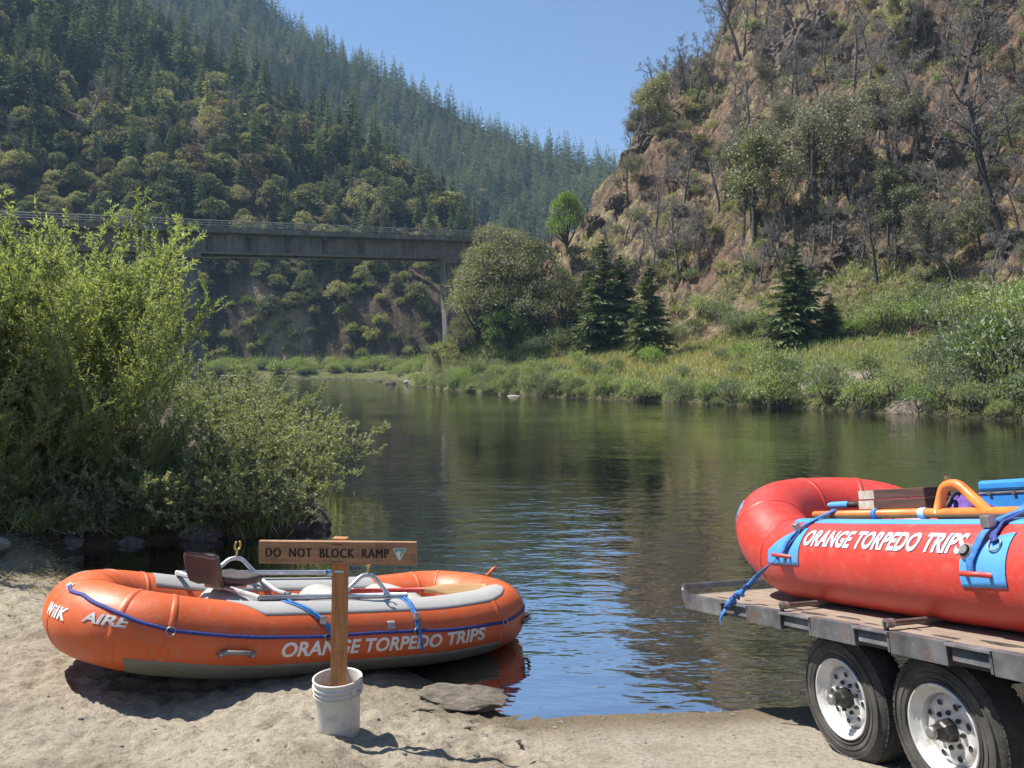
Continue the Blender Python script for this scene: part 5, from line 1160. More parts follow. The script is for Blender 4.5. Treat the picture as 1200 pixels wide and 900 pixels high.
def dead_tree(h, seed, spread=0.5, lean=(0, 0), twig=1.0, leafmat=None, leafy=0.0, bark="barkgrey", crownlo=0.3, leaf=0.22):
    """forked bare tree: trunk and limbs as tubes, fine twigs, optionally thin leaf clusters at the tips"""
    r = np.random.default_rng(seed); tb = MB(); TA, TB_, TWd, tips = [], [], [], []
    def grow(p, d, L, rad_, lv):
        n = 4 if lv < 2 else 3; pts = [p]; dd = d.copy()
        for k in range(n):
            dd = dd+r.normal(size=3)*(0.10+0.08*lv)+np.array([0, 0, 0.05*lv]); dd /= np.linalg.norm(dd); pts.append(pts[-1]+dd*L/n)
        rr_ = np.linspace(rad_, rad_*(0.5 if lv < 1 else 0.35), n+1)
        if lv <= 2: tb.tube(pts, rr_, 6 if lv == 0 else 4, False)
        else:
            for a, b in zip(pts[:-1], pts[1:]): TA.append(a); TB_.append(b); TWd.append(rad_*1.6)
        if lv >= 3: tips.append((pts[-1], dd))
        if lv >= 4: return
        nk = (int(9*1), 5, 6, int(4*twig)+1)[lv]
        for k in range(nk):
            t = r.uniform(crownlo if lv == 0 else 0.3, 1.0); i = min(int(t*n), n-1); pp = pts[i]+(pts[i+1]-pts[i])*(t*n-i)
            sd_ = rdir(r, 1)[0]; sd_ -= dd*(sd_@dd); sd_ /= np.linalg.norm(sd_)
            nd = dd*0.55+sd_*(0.8 if lv else 0.75+spread)+np.array([0, 0, 0.22]); nd /= np.linalg.norm(nd)
            f = (0.42, 0.52, 0.5, 0.5)[lv]*(1.1-0.5*(t if lv == 0 else 0.3))*r.uniform(0.7, 1.2)
            grow(pp, nd, L*f, rad_*(1-0.5*t)*(0.42 if lv == 0 else 0.5), lv+1)
    d0 = np.array([lean[0], lean[1], 1.0]); d0 /= np.linalg.norm(d0)
    grow(np.array([0, 0, -0.04*h]), d0, h*0.80, 0.018*h+0.04, 0)
    tr = me_mb("trunk", tb, M[bark])
    if TA:
        V, F = thin_quads(np.array(TA), np.array(TB_), np.maximum(np.array(TWd), 0.032), r); tw_ = mesh_np("twigs", V, F, M["twig"])
    else: tw_ = None
    cr = None
    if leafmat is not None and leafy > 0:
        T = np.array([t for t, _ in tips]); kp = r.random(len(T)) < leafy; T = T[kp]; m = 9
        P = np.repeat(T, m, 0)+r.normal(size=(len(T)*m, 3))*0.03*h; D = rdir(r, len(P)); D[:, 2] += 0.2; D /= np.linalg.norm(D, axis=1)[:, None]
        V, F = leaf_quads(P, D, leaf*(0.6+0.7*r.random(len(P))), leaf*0.55, r); cr = me_leaves("crown", [V], leafmat)
    return tr, tw_, cr

def plant(name, meshes, loc, label, cat, group=None, s=1.0, rz=None, sx=1.0, tilt=0.0):
    """a plant as one thing: the empty at its foot and its parts (mesh data shared between alike plants)"""
    o = empty(name, loc, (random.uniform(-tilt, tilt), random.uniform(-tilt, tilt), random.uniform(0, 6.283) if rz is None else rz)); o.scale = (s*sx, s*sx, s)
    tag(o, label, cat, group)
    for me in meshes:
        if me is not None: link(me.name.split(".")[0], me, o)
    return o

# ------------------------------------------------------------------ left hillside and far mountain
rg = np.random.default_rng(11)
con_far = [conifer(20, 100+k, M["conifer"], False, rad=(0.16, 0.19, 0.21, 0.13, 0.20, 0.15, 0.24, 0.17)[k], base=(0.12, 0.05, 0.08, 0.30, 0.16, 0.42, 0.06, 0.22)[k], ragged=(0.3, 0.4, 0.5, 0.6, 0.35, 0.65, 0.5, 0.45)[k]) for k in range(8)]
M["oakbrown"] = mat_leaf("browned_oak_leaf", (0.11, 0.085, 0.05), (0.26, 0.21, 0.13), 0.28, 0.5, 0.05)
oaks_far = [round_tree((8, 8, 8, 8, 9.5, 6.5, 8)[k], (8, 9, 7.5, 10, 7, 9, 8)[k], 200+k, M["oakbrown" if k == 6 else ("oakbig" if k == 4 else "oak")], (14, 18, 10, 20, 16, 9, 12)[k], (120, 100, 150, 95, 110, 170, 110)[k], 0.075, (0.16, 0.1, 0.2, 0.12, 0.24, 0.08, 0.16)[k]) for k in range(7)]
dead_far = [dead_tree(16, 300+k, 0.25, twig=0.6, bark="barkgrey", crownlo=0.35)[:2] for k in range(2)]
def left_zone(px, py):
    a = "above the willows" if px < 110 else ("above the left pier" if px < 240 else ("above the middle of the bridge" if px < 360 else ("above the bridge between its piers" if px < 460 else "above the bridge's right end")))
    top = float(T_L(px)); f = (py-max(top, 0))/(262-max(top, 0)) if py < 262 else 1
    return a+(", near the top" if f < 0.33 else (", halfway up" if f < 0.68 else ", just over the deck"))
def poisson(cands, dmin, nmax):
    out = []
    for c in cands:
        if len(out) >= nmax: break
        if all((c[0]-q[0])**2+((c[1]-q[1])*1.3)**2 > dmin(c)**2 for q in out): out.append(c)
    return out
def sky_row(px): return float(T_L(px))
# conifers: picked over the slope so that the upper slope is dense, the lower slope sparse
cand = []
for _ in range(6000):
    px = rg.uniform(-40, 620); py = rg.uniform(-60, 330); top = sky_row(px)
    if py < top+2: continue
    hi = 1-np.clip((py-top)/170, 0, 1)
    hi = max(hi, 0.75 if py < 110+0.10*px else 0.0)
    if rg.random() < hi**1.6+0.11: cand.append((px, py))
pts = poisson(cand, lambda c: 12.5, 300)
conn = 0
for px, py in pts:
    X_, Y_, Z_ = ray_ground(px, py, 186, 430, 500)
    hgt = rg.choice([1, 1, 1, 0.62, 1.25])*rg.uniform(13, 21)*(0.8+0.35*(1-np.clip(py/280, 0, 1)))*np.clip(Y_/270, 0.62, 1.1)
    kd = con_far[rg.integers(8)]; nm = "conifer_tree"
    plant(nm, kd, (X_, Y_, Z_-0.4), ("short" if hgt < 12 else ("tall" if hgt > 18 else "dark"))+" green conifer on the hillside "+left_zone(px, py), "conifer", "conifers on the hillside behind the bridge", hgt/20, sx=rg.uniform(0.85, 1.25))
# a brighter fir standing out of the slope
X_, Y_, Z_ = ray_ground(243, 150, 186, 430, 500); plant("conifer_tree", conifer(20, 160, M["oak"], False, 0.2, 0.03), (X_, Y_, Z_), "broad paler green fir standing out on the hillside above the bridge pier", "conifer", None, 1.0)
cand = []
for _ in range(9000):
    px = rg.uniform(-40, 600); py = rg.uniform(40, 372); top = sky_row(px)
    if py < top+14: continue
    d_ = 0.9 if py < 268 else 0.35
    if py < 110+0.1*px: d_ = 0.25
    if rg.random() < d_: cand.append((px, py))
pts = poisson(cand, lambda c: 16.5, 240)
for px, py in pts:
    X_, Y_, Z_ = ray_ground(px, py, 186, 430, 500)
    s_ = rg.uniform(0.65, 1.25)*np.clip(Y_/260, 0.7, 1.1)*(0.75 if py > 300 else 1.0)
    z_ = "below the bridge deck, "+("near its left pier" if px < 300 else ("midway between the piers" if px < 420 else "near its right pier")) if py > 296 else left_zone(px, py)
    plant("oak_tree", oaks_far[rg.choice([0, 0, 1, 1, 2, 3, 3, 4, 4, 5, 5, 6])], (X_, Y_, Z_-0.5), ("small" if s_ < 0.8 else ("large" if s_ > 1.02 else "rounded"))+" olive oak on the hillside "+z_, "tree", "oaks on the hillside behind the bridge", s_, sx=rg.uniform(0.9, 1.3))
sh_far = [shrub(2.6, 3.6, 220+k, M["hillshrub"], 520, 0.42) for k in range(3)]
cand = [(rg.uniform(190, 540), rg.uniform(300, 424)) for _ in range(900)]
for px, py in poisson(cand, lambda c: 12, 90):
    X_, Y_, Z_ = ray_ground(px, py, 180, 430, 500)
    plant("shrub", sh_far[rg.integers(3)], (X_, Y_, Z_-0.2), "low dusty shrub on the shaded slope under the bridge", "shrub", "shrubs under the bridge", rg.uniform(0.6, 1.3))
for k in range(22):
    px = rg.uniform(0, 300); py = rg.uniform(70, 210); X_, Y_, Z_ = ray_ground(px, py, 186, 430, 500)
    plant("dead_tree", dead_far[k % 2], (X_, Y_, Z_-0.3), "bare grey snag on the hillside "+left_zone(px, py), "tree", "snags on the hillside behind the bridge", rg.uniform(0.7, 1.25))
X_, Y_, Z_ = ray_ground(279, 418, 170, 300, 500); plant("dead_tree", dead_far[0], (X_, Y_, Z_-0.2), "small pale bare tree by the far shore below the bridge", "tree", None, 0.5)
# far mountain forest: one mass
protoV = []
for k in range(4):
    tr_, cr_ = conifer(26, 400+k, M["conifer_far"], False, 0.19, 0.04); nv = len(cr_.vertices); co = np.zeros(nv*3, np.float32); cr_.vertices.foreach_get("co", co); co = co.reshape(-1, 4, 3)
    pick = np.random.default_rng(k).random(len(co)) < 0.5; protoV.append(co[pick]*np.array([1.25, 1.25, 1])); bpy.data.meshes.remove(cr_); bpy.data.meshes.remove(tr_)
Vs = []; nfar = 0
cc = [(rg.uniform(90, 800), rg.uniform(0, 1)) for _ in range(26000)]
PXs = np.array([c[0] for c in cc]); top = T_M(PXs); low = np.minimum(np.where(PXs > 590, 300, T_L(PXs)+30), 330)
PYs = top+(low-top)*np.array([c[1] for c in cc])
t_ = np.clip((HOR-PYs)/(HOR-top), 0.02, 1.0)
# depth of the slope point: interpolate along the profile, then drop onto the terrain
Dm = D_M(PXs); zc = H+(HOR-top)/FPX*Dm
Yt = np.array([(405*(zc_-10)/(d_-405)-10+H)/((zc_-10)/(d_-405)-(HOR-py_)/FPX) for zc_, d_, py_ in zip(zc, Dm, PYs)])
Yt = np.clip(Yt, 410, Dm+10); Xt = (PXs-600)/FPX*Yt; Zt = zfun(Xt, Yt)
okm = (PYs < low) & (PYs > top-2); order = np.where(okm)[0]
gridc = set()
for i in order:
    key = (int(Xt[i]//6.0), int(Yt[i]//8.5))
    if key in gridc: continue
    gridc.add(key); s_ = rg.choice([1, 1, 0.7, 1.2])*rg.uniform(0.6, 0.9); q = rg.uniform(0, 6.283); c, s2 = math.cos(q), math.sin(q); v = protoV[rg.integers(4)]*s_
    v = np.stack([v[..., 0]*c-v[..., 1]*s2+Xt[i], v[..., 0]*s2+v[..., 1]*c+Yt[i], v[..., 2]+Zt[i]-1.0], -1); Vs.append(v.reshape(-1, 3)); nfar += 1
    if nfar >= 3000: break
print("far forest trees", nfar, "quads", sum(len(v) for v in Vs)//4)
for _ in range(900):   # the same forest where it runs on beyond the left edge
    px = rg.uniform(-620, -42); Y_ = rg.uniform(190, 400); x = (px-600)/FPX*Y_; z = float(zfun(np.array([x]), np.array([Y_]))[0])
    if z < 8: continue
    s_ = rg.uniform(0.4, 0.8); q = rg.uniform(0, 6.283); c, s2 = math.cos(q), math.sin(q); v = protoV[rg.integers(4)]*s_*np.array([1.3, 1.3, 1])
    Vs.append(np.stack([v[..., 0]*c-v[..., 1]*s2+x, v[..., 0]*s2+v[..., 1]*c+Y_, v[..., 2]+z-0.8], -1).reshape(-1, 3))
tag(link("forest", me_leaves("forest", Vs, M["conifer_far"])), kind="stuff")

# ------------------------------------------------------------------ right hillside
LM_ = [(925, 75, "the big dark cliff face"), (884, 215, "the tall dark-stemmed oak"), (952, 190, "the leaning grey-crowned oaks"), (1117, 60, "the tall charred trunk"), (996, 200, "the short charred snag"), (1178, 190, "the very tall charred trunk"), (1085, 290, "the twisted mossy oak"), (835, 85, "the skyline crag"), (795, 290, "the reddish bare tree"), (932, 345, "the broad dense conifer"), (1045, 255, "the shadowed rock hollow"), (760, 360, "the slender dark conifer"), (708, 345, "the ragged conifer"), (750, 170, "the ridge's jagged rocks"), (1150, 60, "the large corner tree"), (1072, 140, "the bare spreading tree")]
def right_zone(px, py):
    q = min(LM_, key=lambda m_: (m_[0]-px)**2+(m_[1]-py)**2); dx, dy = px-q[0], py-q[1]
    w_ = ("right of " if dx > 0 else "left of ") if abs(dx) > abs(dy) else ("below " if dy > 0 else "above ")
    return w_+q[2]
con_near = [conifer(8, 500+k, M["conifer_near"], True, (0.25, 0.30, 0.34)[k], (0.10, 0.05, 0.02)[k], 0.5) for k in range(3)]
def h_px(Y_, n): return n/FPX*Y_
for (px, pb, hp, kd, lab, sx) in ((760, 420, 118, 0, "slender dark conifer standing alone at the edge of the golden grass", 0.95), (708, 408, 128, 1, "dark ragged conifer on the right bank, left of the slender one", 1.0), (726, 390, 92, 0, "shaded conifer standing behind the two dark conifers on the right bank", 1.0), (932, 404, 122, 2, "broad dense conifer at the foot of the rocky slope, behind the sandy patch", 1.1), (972, 396, 52, 2, "short bushy conifer beside the broad dense conifer", 1.2), (688, 390, 80, 1, "small conifer in the shade behind the ragged conifer", 1.0)):
    X_, Y_, Z_ = ray_ground(px, pb, 40, 260); plant("conifer_tree", con_near[kd], (X_, Y_, Z_-0.1), lab, "conifer", "conifers at the foot of the rocky slope", h_px(Y_, hp)/8, sx=sx)
big = round_tree(12, 12, 601, M["oakbig"], 24, 620, 0.024, 0.12)
big3 = round_tree(11, 10, 611, M["oak"], 15, 420, 0.03, 0.16)
big2 = round_tree(9, 9, 602, M["oak"], 16, 380, 0.03, 0.12)
brt = round_tree(9, 7.5, 603, M["bright"], 16, 330, 0.034, 0.2)
for (px, pb, hp, kd, h0, lab, sx) in ((585, 402, 124, big, 12, "large grey-green oak at the right end of the bridge", 0.92), (628, 400, 112, big3, 11, "grey-green oak with drooping crown, beside the large oak near the bridge", 0.8), (560, 398, 92, big2, 9, "dark olive oak half hiding the bridge's right end", 0.9), (596, 412, 62, round_tree(6, 7, 604, M["bright"], 12, 330, 0.045, 0.1), 6, "yellow-green bush-like tree in front of the large oak", 1.0), (664, 300, 78, brt, 9, "bright green leafy tree standing against the blue mountain", 0.72), (540, 412, 40, big2, 9, "small olive tree on the bank under the bridge's right pier", 1.0), (660, 395, 70, big2, 9, "dark rounded oak between the large oak and the conifers", 0.9)):
    X_, Y_, Z_ = ray_ground(px, pb, 40, 260); plant("oak_tree", kd, (X_, Y_, Z_-0.2), lab, "tree", "broad trees by the bridge's right end", h_px(Y_, hp)/h0, sx=sx)
bare = [dead_tree(10, 700+k, 0.55, ((0.1, 0), (-0.15, 0.05), (0.0, 0.1), (0.2, -0.1))[k], 2.0, crownlo=0.3) for k in range(4)]
burnt = [dead_tree(12, 720+k, 0.1, (0.05, 0), 0.2, bark="burnt", crownlo=0.45)[:2] for k in range(2)]
half = [dead_tree(10, 740+k, 0.6, ((-0.2, 0), (0.12, 0.1), (0, 0), (-0.12, 0.1))[k], 0.9, M["oakgrey"], 0.34, bark="bark", crownlo=0.42, leaf=0.24) for k in range(4)]
green = [dead_tree(10, 760+k, 0.6, (0.05*k, 0), 0.7, M["oak"], 0.55, bark="bark", crownlo=0.35, leaf=0.27) for k in range(3)]
trees = [(815, 128, 55, half[0], "leaning half-leafed oak on the skyline ridge, left of the dark cliff"), (804, 112, 62, burnt[0], "thin dead pole-like tree rising highest on the left skyline ridge"), (797, 112, 48, bare[2], "bare twiggy tree beside the thin pole on the left skyline ridge"), (776, 128, 30, bare[0], "small bare tree lowest on the left skyline ridge"), (868, 70, 100, bare[3], "tall bare tree on the skyline right above the ridge corner"), (884, 285, 150, green[0], "tall dark-stemmed oak with thin olive crown in the middle of the slope"), (942, 250, 140, half[1], "slanting oak with grey-green crown right of the tall dark-stemmed oak"), (958, 255, 150, half[3], "twin of leaning grey-crowned oaks in the middle of the rocky slope"), (1000, 130, 110, bare[1], "leaning bare tree below the dark cliff face"), (1117, 134, 175, burnt[1], "tall charred trunk in the upper right of the slope"), (1178, 300, 250, burnt[0], "very tall thin charred trunk at far right"), (996, 236, 74, burnt[1], "short charred snag in the middle of the slope"), (1045, 200, 120, half[2], "grey oak with hanging dead twigs right of the charred snag"), (1072, 190, 130, bare[2], "bare spreading tree between the two charred trunks"), (1150, 110, 120, bare[0], "large bare tree in the top right corner of the slope"), (795, 322, 92, bare[1], "reddish bare bush-like tree above the slender conifer"), (770, 300, 60, bare[3], "smaller bare tree left of the reddish bare tree"), (645, 300, 55, bare[1], "gnarled bare branches left of the bright green tree"), (1085, 330, 95, half[0], "twisted oak with mossy limbs on the lower slope at far right"), (1040, 290, 90, green[2], "bushy olive oak on the lower slope above the dark hollow"), (1165, 345, 80, bare[2], "grey drooping bare tree at far right above the tall willows"), (850, 230, 80, half[2], "thin scorched oak near the ridge in the middle of the slope"), (905, 130, 80, half[1], "scorched oak hanging below the dark cliff"), (930, 150, 85, bare[0], "bare oak at the foot of the dark cliff")]
for px, pb, hp, kd, lab in trees:
    X_, Y_, Z_ = ray_ground(px, pb, 40, 260); plant("scorched_tree" , kd, (X_, Y_, Z_-0.2), lab, "tree", "bare and scorched trees on the rocky slope", h_px(Y_, hp)/(12 if kd in burnt else 10)*1.05)
cand = []
for _ in range(3000):
    px = rg.uniform(700, 1260); py = rg.uniform(-40, 340); top = float(T_R(px))
    if py < top+14 or py > 385-0.05*(px-700): continue
    if px < 860 and rg.random() < 0.5: continue
    cand.append((px, py))
for px, py in poisson(cand, lambda c: 21, 185):
    X_, Y_, Z_ = ray_ground(px, py, 40, 260); u = rg.random()
    z_ = right_zone(px, py)
    if u < 0.76: kd, lab = bare[rg.integers(4)], "bare grey twiggy tree "+z_
    elif u < 0.86: kd, lab = half[rg.integers(4)], "half dead oak with sparse grey-green leaves "+z_
    elif u < 0.94: kd, lab = burnt[rg.integers(2)], "thin charred trunk "+z_
    else: kd, lab = green[rg.integers(3)], "olive green oak with open crown "+z_
    plant("scorched_tree", kd, (X_, Y_, Z_-0.2), lab, "tree", "bare and scorched trees on the rocky slope", rg.uniform(0.0038, 0.0085)*Y_*1.15, tilt=0.12)
for k in range(30):
    px = rg.uniform(738, 905); py = max(float(T_R(px)), -20)+rg.uniform(5, 22); X_, Y_, Z_ = ray_ground(px, py, 40, 260); kd = (bare, bare, half, burnt)[rg.integers(4)]
    plant("scorched_tree", kd[rg.integers(len(kd))], (X_, Y_, Z_-0.2), ("bare" if kd is bare else ("half dead" if kd is half else "charred"))+" tree along the skyline ridge, "+right_zone(px, py), "tree", "bare and scorched trees on the rocky slope", rg.uniform(0.0035, 0.0075)*Y_, tilt=0.15)
hs = [shrub(1.6, 2.4, 800+k, M[("hillshrub", "bank1", "oakgrey", "hillshrub")[k]], 700, 0.17) for k in range(4)]
cand = []
for _ in range(4000):
    px = rg.uniform(620, 1270); py = rg.uniform(-40, 400); top = float(T_R(px))
    if py < top+6: continue
    nz_ = float(fbm(np.array([px*0.012]), np.array([py*0.012]), 77, 3)[0])
    if rg.random() < smooth01(0.38, 0.6, nz_)+0.12: cand.append((px, py))
for px, py in poisson(cand, lambda c: 17, 205):
    X_, Y_, Z_ = ray_ground(px, py, 40, 260)
    k = rg.integers(4); plant("shrub", hs[k], (X_, Y_, Z_-0.15), ("olive", "fresh green", "greyish", "yellow-green")[k]+" shrub "+right_zone(px, py), "shrub", "shrubs on the rocky slope", rg.uniform(0.0055, 0.0135)*Y_)
# rock outcrops
oc = [rock_mesh("rock_outcrop", M["rock"], 900+k, 5, 1.0, 0.42, 2.6, 0.75) for k in range(5)]
outs = [(925, 75, 66, 1.5, "big dark cliff face near the top of the rocky slope"), (955, 60, 50, 1.3, "dark rock buttress right of the big cliff face"), (760, 165, 30, 1.4, "jagged dark rock on the left skyline ridge"), (740, 190, 26, 1.3, "lowest dark crag on the left skyline ridge"), (785, 140, 26, 1.0, "blocky brown crag on the ridge under the bare trees"), (835, 85, 34, 1.3, "tall brown crag on the skyline corner"), (815, 100, 28, 1.0, "weathered crag beside the skyline corner"), (1000, 290, 34, 0.8, "dark rock outcrop above the broad conifer"), (1045, 255, 40, 0.9, "shadowed rock hollow in the lower right slope"), (965, 320, 26, 0.9, "brown rock rib just above the short bushy conifer"), (1060, 300, 38, 0.7, "dark overhanging rock on the lower slope at far right"), (700, 268, 24, 1.2, "brown crag at the left foot of the ridge"), (725, 240, 26, 1.0, "reddish crag on the left edge of the ridge"), (860, 190, 24, 0.9, "brown crag in the middle of the slope under the ridge"), (1000, 70, 30, 1.2, "dark crag between cliff face and charred trunk"), (1100, 60, 34, 1.1, "brown crag behind the tall charred trunk"), (1160, 200, 34, 0.9, "brown crag at far right beside the thin charred trunk"), (800, 250, 22, 0.8, "rock rib above the reddish bare tree")]
for i, (px, py, sp, asp, lab) in enumerate(outs):
    X_, Y_, Z_ = ray_ground(px, py, 40, 260); s_ = h_px(Y_, sp)*(0.62 if px < 900 else 0.70)
    o = tag(link("rock_outcrop", oc[i % 5], None, (X_, Y_+s_*0.45, Z_-s_*0.15), (0.2*math.sin(i), 0.3*math.cos(i*2), i*1.3)), lab, "rock outcrop", "crags on the rocky slope"); o.scale = (s_, s_*0.9, s_*asp)

# ------------------------------------------------------------------ right bank
bk = [shrub(1.7, 2.2, 1000+k, M[("bank1", "bank1", "bank2", "bright", "bank1", "bank2")[k]], (1500, 1300, 1500, 1200, 1400, 1500)[k], (0.11, 0.12, 0.12, 0.11, 0.10, 0.13)[k], (0.1, 0.2, 0.5, 0.1, 0.0, 0.6)[k]) for k in range(6)]
kindname = ("leafy green", "loose green", "grey-green willowy", "bright green", "dense green", "silvery willowy")
segs = np.array([(34, 25), (24.3, 38.7), (18, 48.5), (12.4, 57), (6.8, 63), (0, 72.8), (-7.7, 89), (-14, 109)], float)
cum = np.concatenate([[0], np.cumsum(np.linalg.norm(np.diff(segs, axis=0), axis=1))])
def shore_pt(u, s_):
    x = np.interp(u, cum, segs[:, 0]); y = np.interp(u, cum, segs[:, 1]); x2 = np.interp(u+0.5, cum, segs[:, 0]); y2 = np.interp(u+0.5, cum, segs[:, 1]); t = np.array([x2-x, y2-y]); t /= np.linalg.norm(t)+1e-9
    return x+t[1]*s_, y-t[0]*s_
def bank_zone(px):
    return "right of the sandy bank gap" if px > 1062 else ("between the two sandy gaps" if px > 1015 else ("in front of the broad conifer" if px > 860 else ("in front of the golden grass" if px > 680 else "on the point near the bridge")))
nb_ = 0
for row, (s0, s1, step, h0, h1) in enumerate(((-0.25, 0.9, 0.95, 0.7, 1.2), (2.0, 4.5, 1.35, 0.75, 1.25), (5.5, 10, 2.3, 0.6, 1.2))):
    for u in np.arange(2, cum[-1]-1, step):
        u2 = u+rg.uniform(-0.4, 0.4); s_ = rg.uniform(s0, s1); x, y = shore_pt(u2, s_); px = 600+FPX*x/y
        if px > 1420: continue
        if 945 < px < 1015 and row in (1, 2) or (952 < px < 1004 and row == 0 and s_ > 0.9) or 1052 < px < 1074: continue
        if row == 2 and 640 < px < 840 and rg.random() < 0.8: continue
        if row == 1 and 640 < px < 860 and rg.random() < 0.45: continue
        tall = 1.0 + 1.0*smooth01(1085, 1175, px)*(row > 0)
        k = rg.integers(6) if px < 1080 else (2, 5, 0, 5)[rg.integers(4)]
        if k == 3 and rg.random() < 0.5: k = 0
        z = float(zfun(np.array([x]), np.array([y]))[0]); sc_ = rg.choice([0.6, 1, 1, 1.25])*rg.uniform(h0, h1)*tall*(1.15 if px > 900 else (0.95 if px > 640 else 0.85))
        plant("riverside_bush", bk[k], (x, y, z-0.15), kindname[k]+" bush "+("at the water's edge " if row == 0 else "on the far bank ")+bank_zone(px), "bush", "bushes along the far right bank", sc_, sx=rg.uniform(0.85, 1.15)); nb_ += 1
# bushes at the foot of the slope behind the meadow
for (px, pb, hp) in ((1040, 388, 46), (1075, 385, 42), (1110, 395, 55), (1150, 392, 60), (1185, 400, 70), (1020, 390, 36), (860, 392, 30), (845, 380, 34), (820, 372, 30), (790, 402, 26), (660, 412, 30), (630, 418, 28), (905, 398, 26), (880, 388, 26), (1000, 398, 30), (1210, 395, 80), (1095, 372, 40), (1135, 365, 44)):
    X_, Y_, Z_ = ray_ground(px, pb, 38, 260); k = rg.integers(6); plant("riverside_bush", bk[k], (X_, Y_, Z_-0.1), kindname[k]+" bush at the foot of the rocky slope "+("at far right" if px > 1000 else "behind the golden grass"), "bush", "bushes at the foot of the rocky slope", h_px(Y_, hp)/1.7)
# far shore strip
for k in range(150):
    px = rg.uniform(225, 520); Y_ = rg.uniform(170.5, 184) if px < 450 else rg.uniform(150, 176); x = (px-600)/FPX*Y_
    s_ = float(sdf(np.array([x]), np.array([Y_]))[0])
    if s_ < 0.4: continue
    z = float(zfun(np.array([x]), np.array([Y_]))[0]); kk = (0, 1, 3, 4)[rg.integers(4)]
    plant("riverside_bush", bk[kk], (x, Y_, z-0.1), kindname[kk]+" bush on the low far shore below the bridge", "bush", "bushes on the far shore below the bridge", rg.uniform(0.9, 2.1))
# stones along the waterline
rks = [rock_mesh("rock", M["rockgrey"], 1100+k, 3, 0.6, 0.25, 1.5, 0.7) for k in range(3)]; rkd = rock_mesh("rock", M["rock"], 1110, 3, 0.8, 0.3, 1.5, 0.7); rkp = rock_mesh("rock", M["rockpale"], 1111, 3, 0.5, 0.2, 1.4, 0.6)
for i, (px, py, wpx, me_, lab) in enumerate(((601, 464, 18, rkp, "pale flat rock at the waterline on the point"), (585, 463, 10, rkp, "small pale rock left of the flat pale rock"), (655, 467, 8, rks[0], "small grey rock at the waterline right of the point"), (455, 450, 16, rkd, "dark rock at the water's edge at the river bend"), (442, 447, 10, rkd, "small dark rock outermost at the river bend"), (478, 449, 16, rks[1], "grey boulder at the water's edge below the bridge's right pier"), (492, 446, 14, rkp, "pale boulder on the bank below the bridge's right pier"), (505, 442, 14, rks[2], "grey boulder higher on the bank under the bridge pier"), (1168, 488, 16, rkp, "pale rock at the waterline at far right"), (1192, 490, 12, rks[0], "grey rock at the waterline in the far right corner"), (1058, 484, 14, rks[1], "grey rock at the foot of the narrow sandy gap"), (275, 441, 40, rkp, "pale gravel bar stones on the far left shore"), (620, 461, 12, rks[2], "grey rock among the bank plants on the point"), (945, 482, 8, rks[0], "small rock at the waterline below the sandy patch"))):
    Y_ = H*FPX/(py-HOR); Y_ = min(Y_, 172); x = (px-600)/FPX*Y_; s_ = wpx/FPX*Y_/2.2
    z = max(float(zfun(np.array([x]), np.array([Y_]))[0]), -0.1); o = tag(link("rock", me_, None, (x, Y_, z), (0, 0, i)), lab, "rock", "rocks along the far waterline"); o.scale = (s_*1.2, s_, s_*(0.8 if wpx < 30 else 0.15))

for i, (px, py, ln, q, lab) in enumerate(((560, 455, 2.2, 0.5, "grey driftwood log on the bank left of the flat pale rock"), (1040, 470, 1.6, 2.6, "bleached driftwood pole beside the narrow sandy gap"), (700, 392, 5.0, 0.35, "fallen grey trunk on the slope behind the dark conifers"), (985, 452, 1.5, 0.2, "short bleached stick lying on the sandy patch"))):
    X_, Y_, Z_ = ray_ground(px, py, 30, 200); mb = MB(); u_ = np.linspace(-ln/2, ln/2, 7); mb.tube(np.stack([u_, 0.05*np.sin(u_*2.1), 0.10+0.03*np.cos(u_*3)], -1), np.linspace(0.10, 0.04, 7), 7)
    tag(mb.build("log", M["twig"], None, True, (X_, Y_, Z_), (0, 0.05, q)), lab, "log", "driftwood along the bank")

# meadow grass and herbs
def blades(n, sampler, hmin, hmax, wd, name, mat, seed, lean=0.35):
    r = np.random.default_rng(seed); x, y = sampler(r, n); z = zfun(x, y); n = len(x)
    P = np.stack([x, y, z-0.02], -1); D = np.stack([r.normal(size=n)*lean, r.normal(size=n)*lean, np.ones(n)], -1); D /= np.linalg.norm(D, axis=1)[:, None]
    V, F = leaf_quads(P, D, r.uniform(hmin, hmax, n), wd, r); tag(link(name, mesh_np(name, V, F, mat)), kind="stuff")
def meadow(lo, hi, a, b):
    def f(r, n):
        u = r.uniform(0, cum[-1], n); s_ = r.uniform(lo, hi, n); P = np.array([shore_pt(a_, b_) for a_, b_ in zip(u, s_)]); px = 600+FPX*P[:, 0]/P[:, 1]; k = (px > a) & (px < b); k &= ~((px > 940) & (px < 1020) & (s_ > 1) & (s_ < 6.5)); k &= ~((px > 1050) & (px < 1076))
        return P[k, 0], P[k, 1]
    return f
blades(26000, meadow(0.2, 14, 440, 1600), 0.25, 0.7, 0.07, "grass", M["grass"], 1)
blades(16000, meadow(3.0, 15, 640, 900), 0.3, 0.8, 0.05, "dry_grass", M["drygrass"], 2)
def slope_s(r, n):
    px = r.uniform(620, 1460, n); Y_ = r.uniform(46, 178, n); x = (px-600)/FPX*Y_; nz = fbm(x*0.05+5, Y_*0.05, 23, 3); n2_ = fbm(x*0.35, Y_*0.35, 22, 4); k = (n2_ > 0.47) & (nz > 0.43) & (Y_ > TOE_R(px)) & (Y_ < D_R(px)); return x[k], Y_[k]
blades(110000, slope_s, 0.3, 0.9, 0.12, "grass", M["hillshrub"], 3, 0.6)
blades(75000, slope_s, 0.25, 0.7, 0.10, "grass", M["grass"], 6, 0.6)
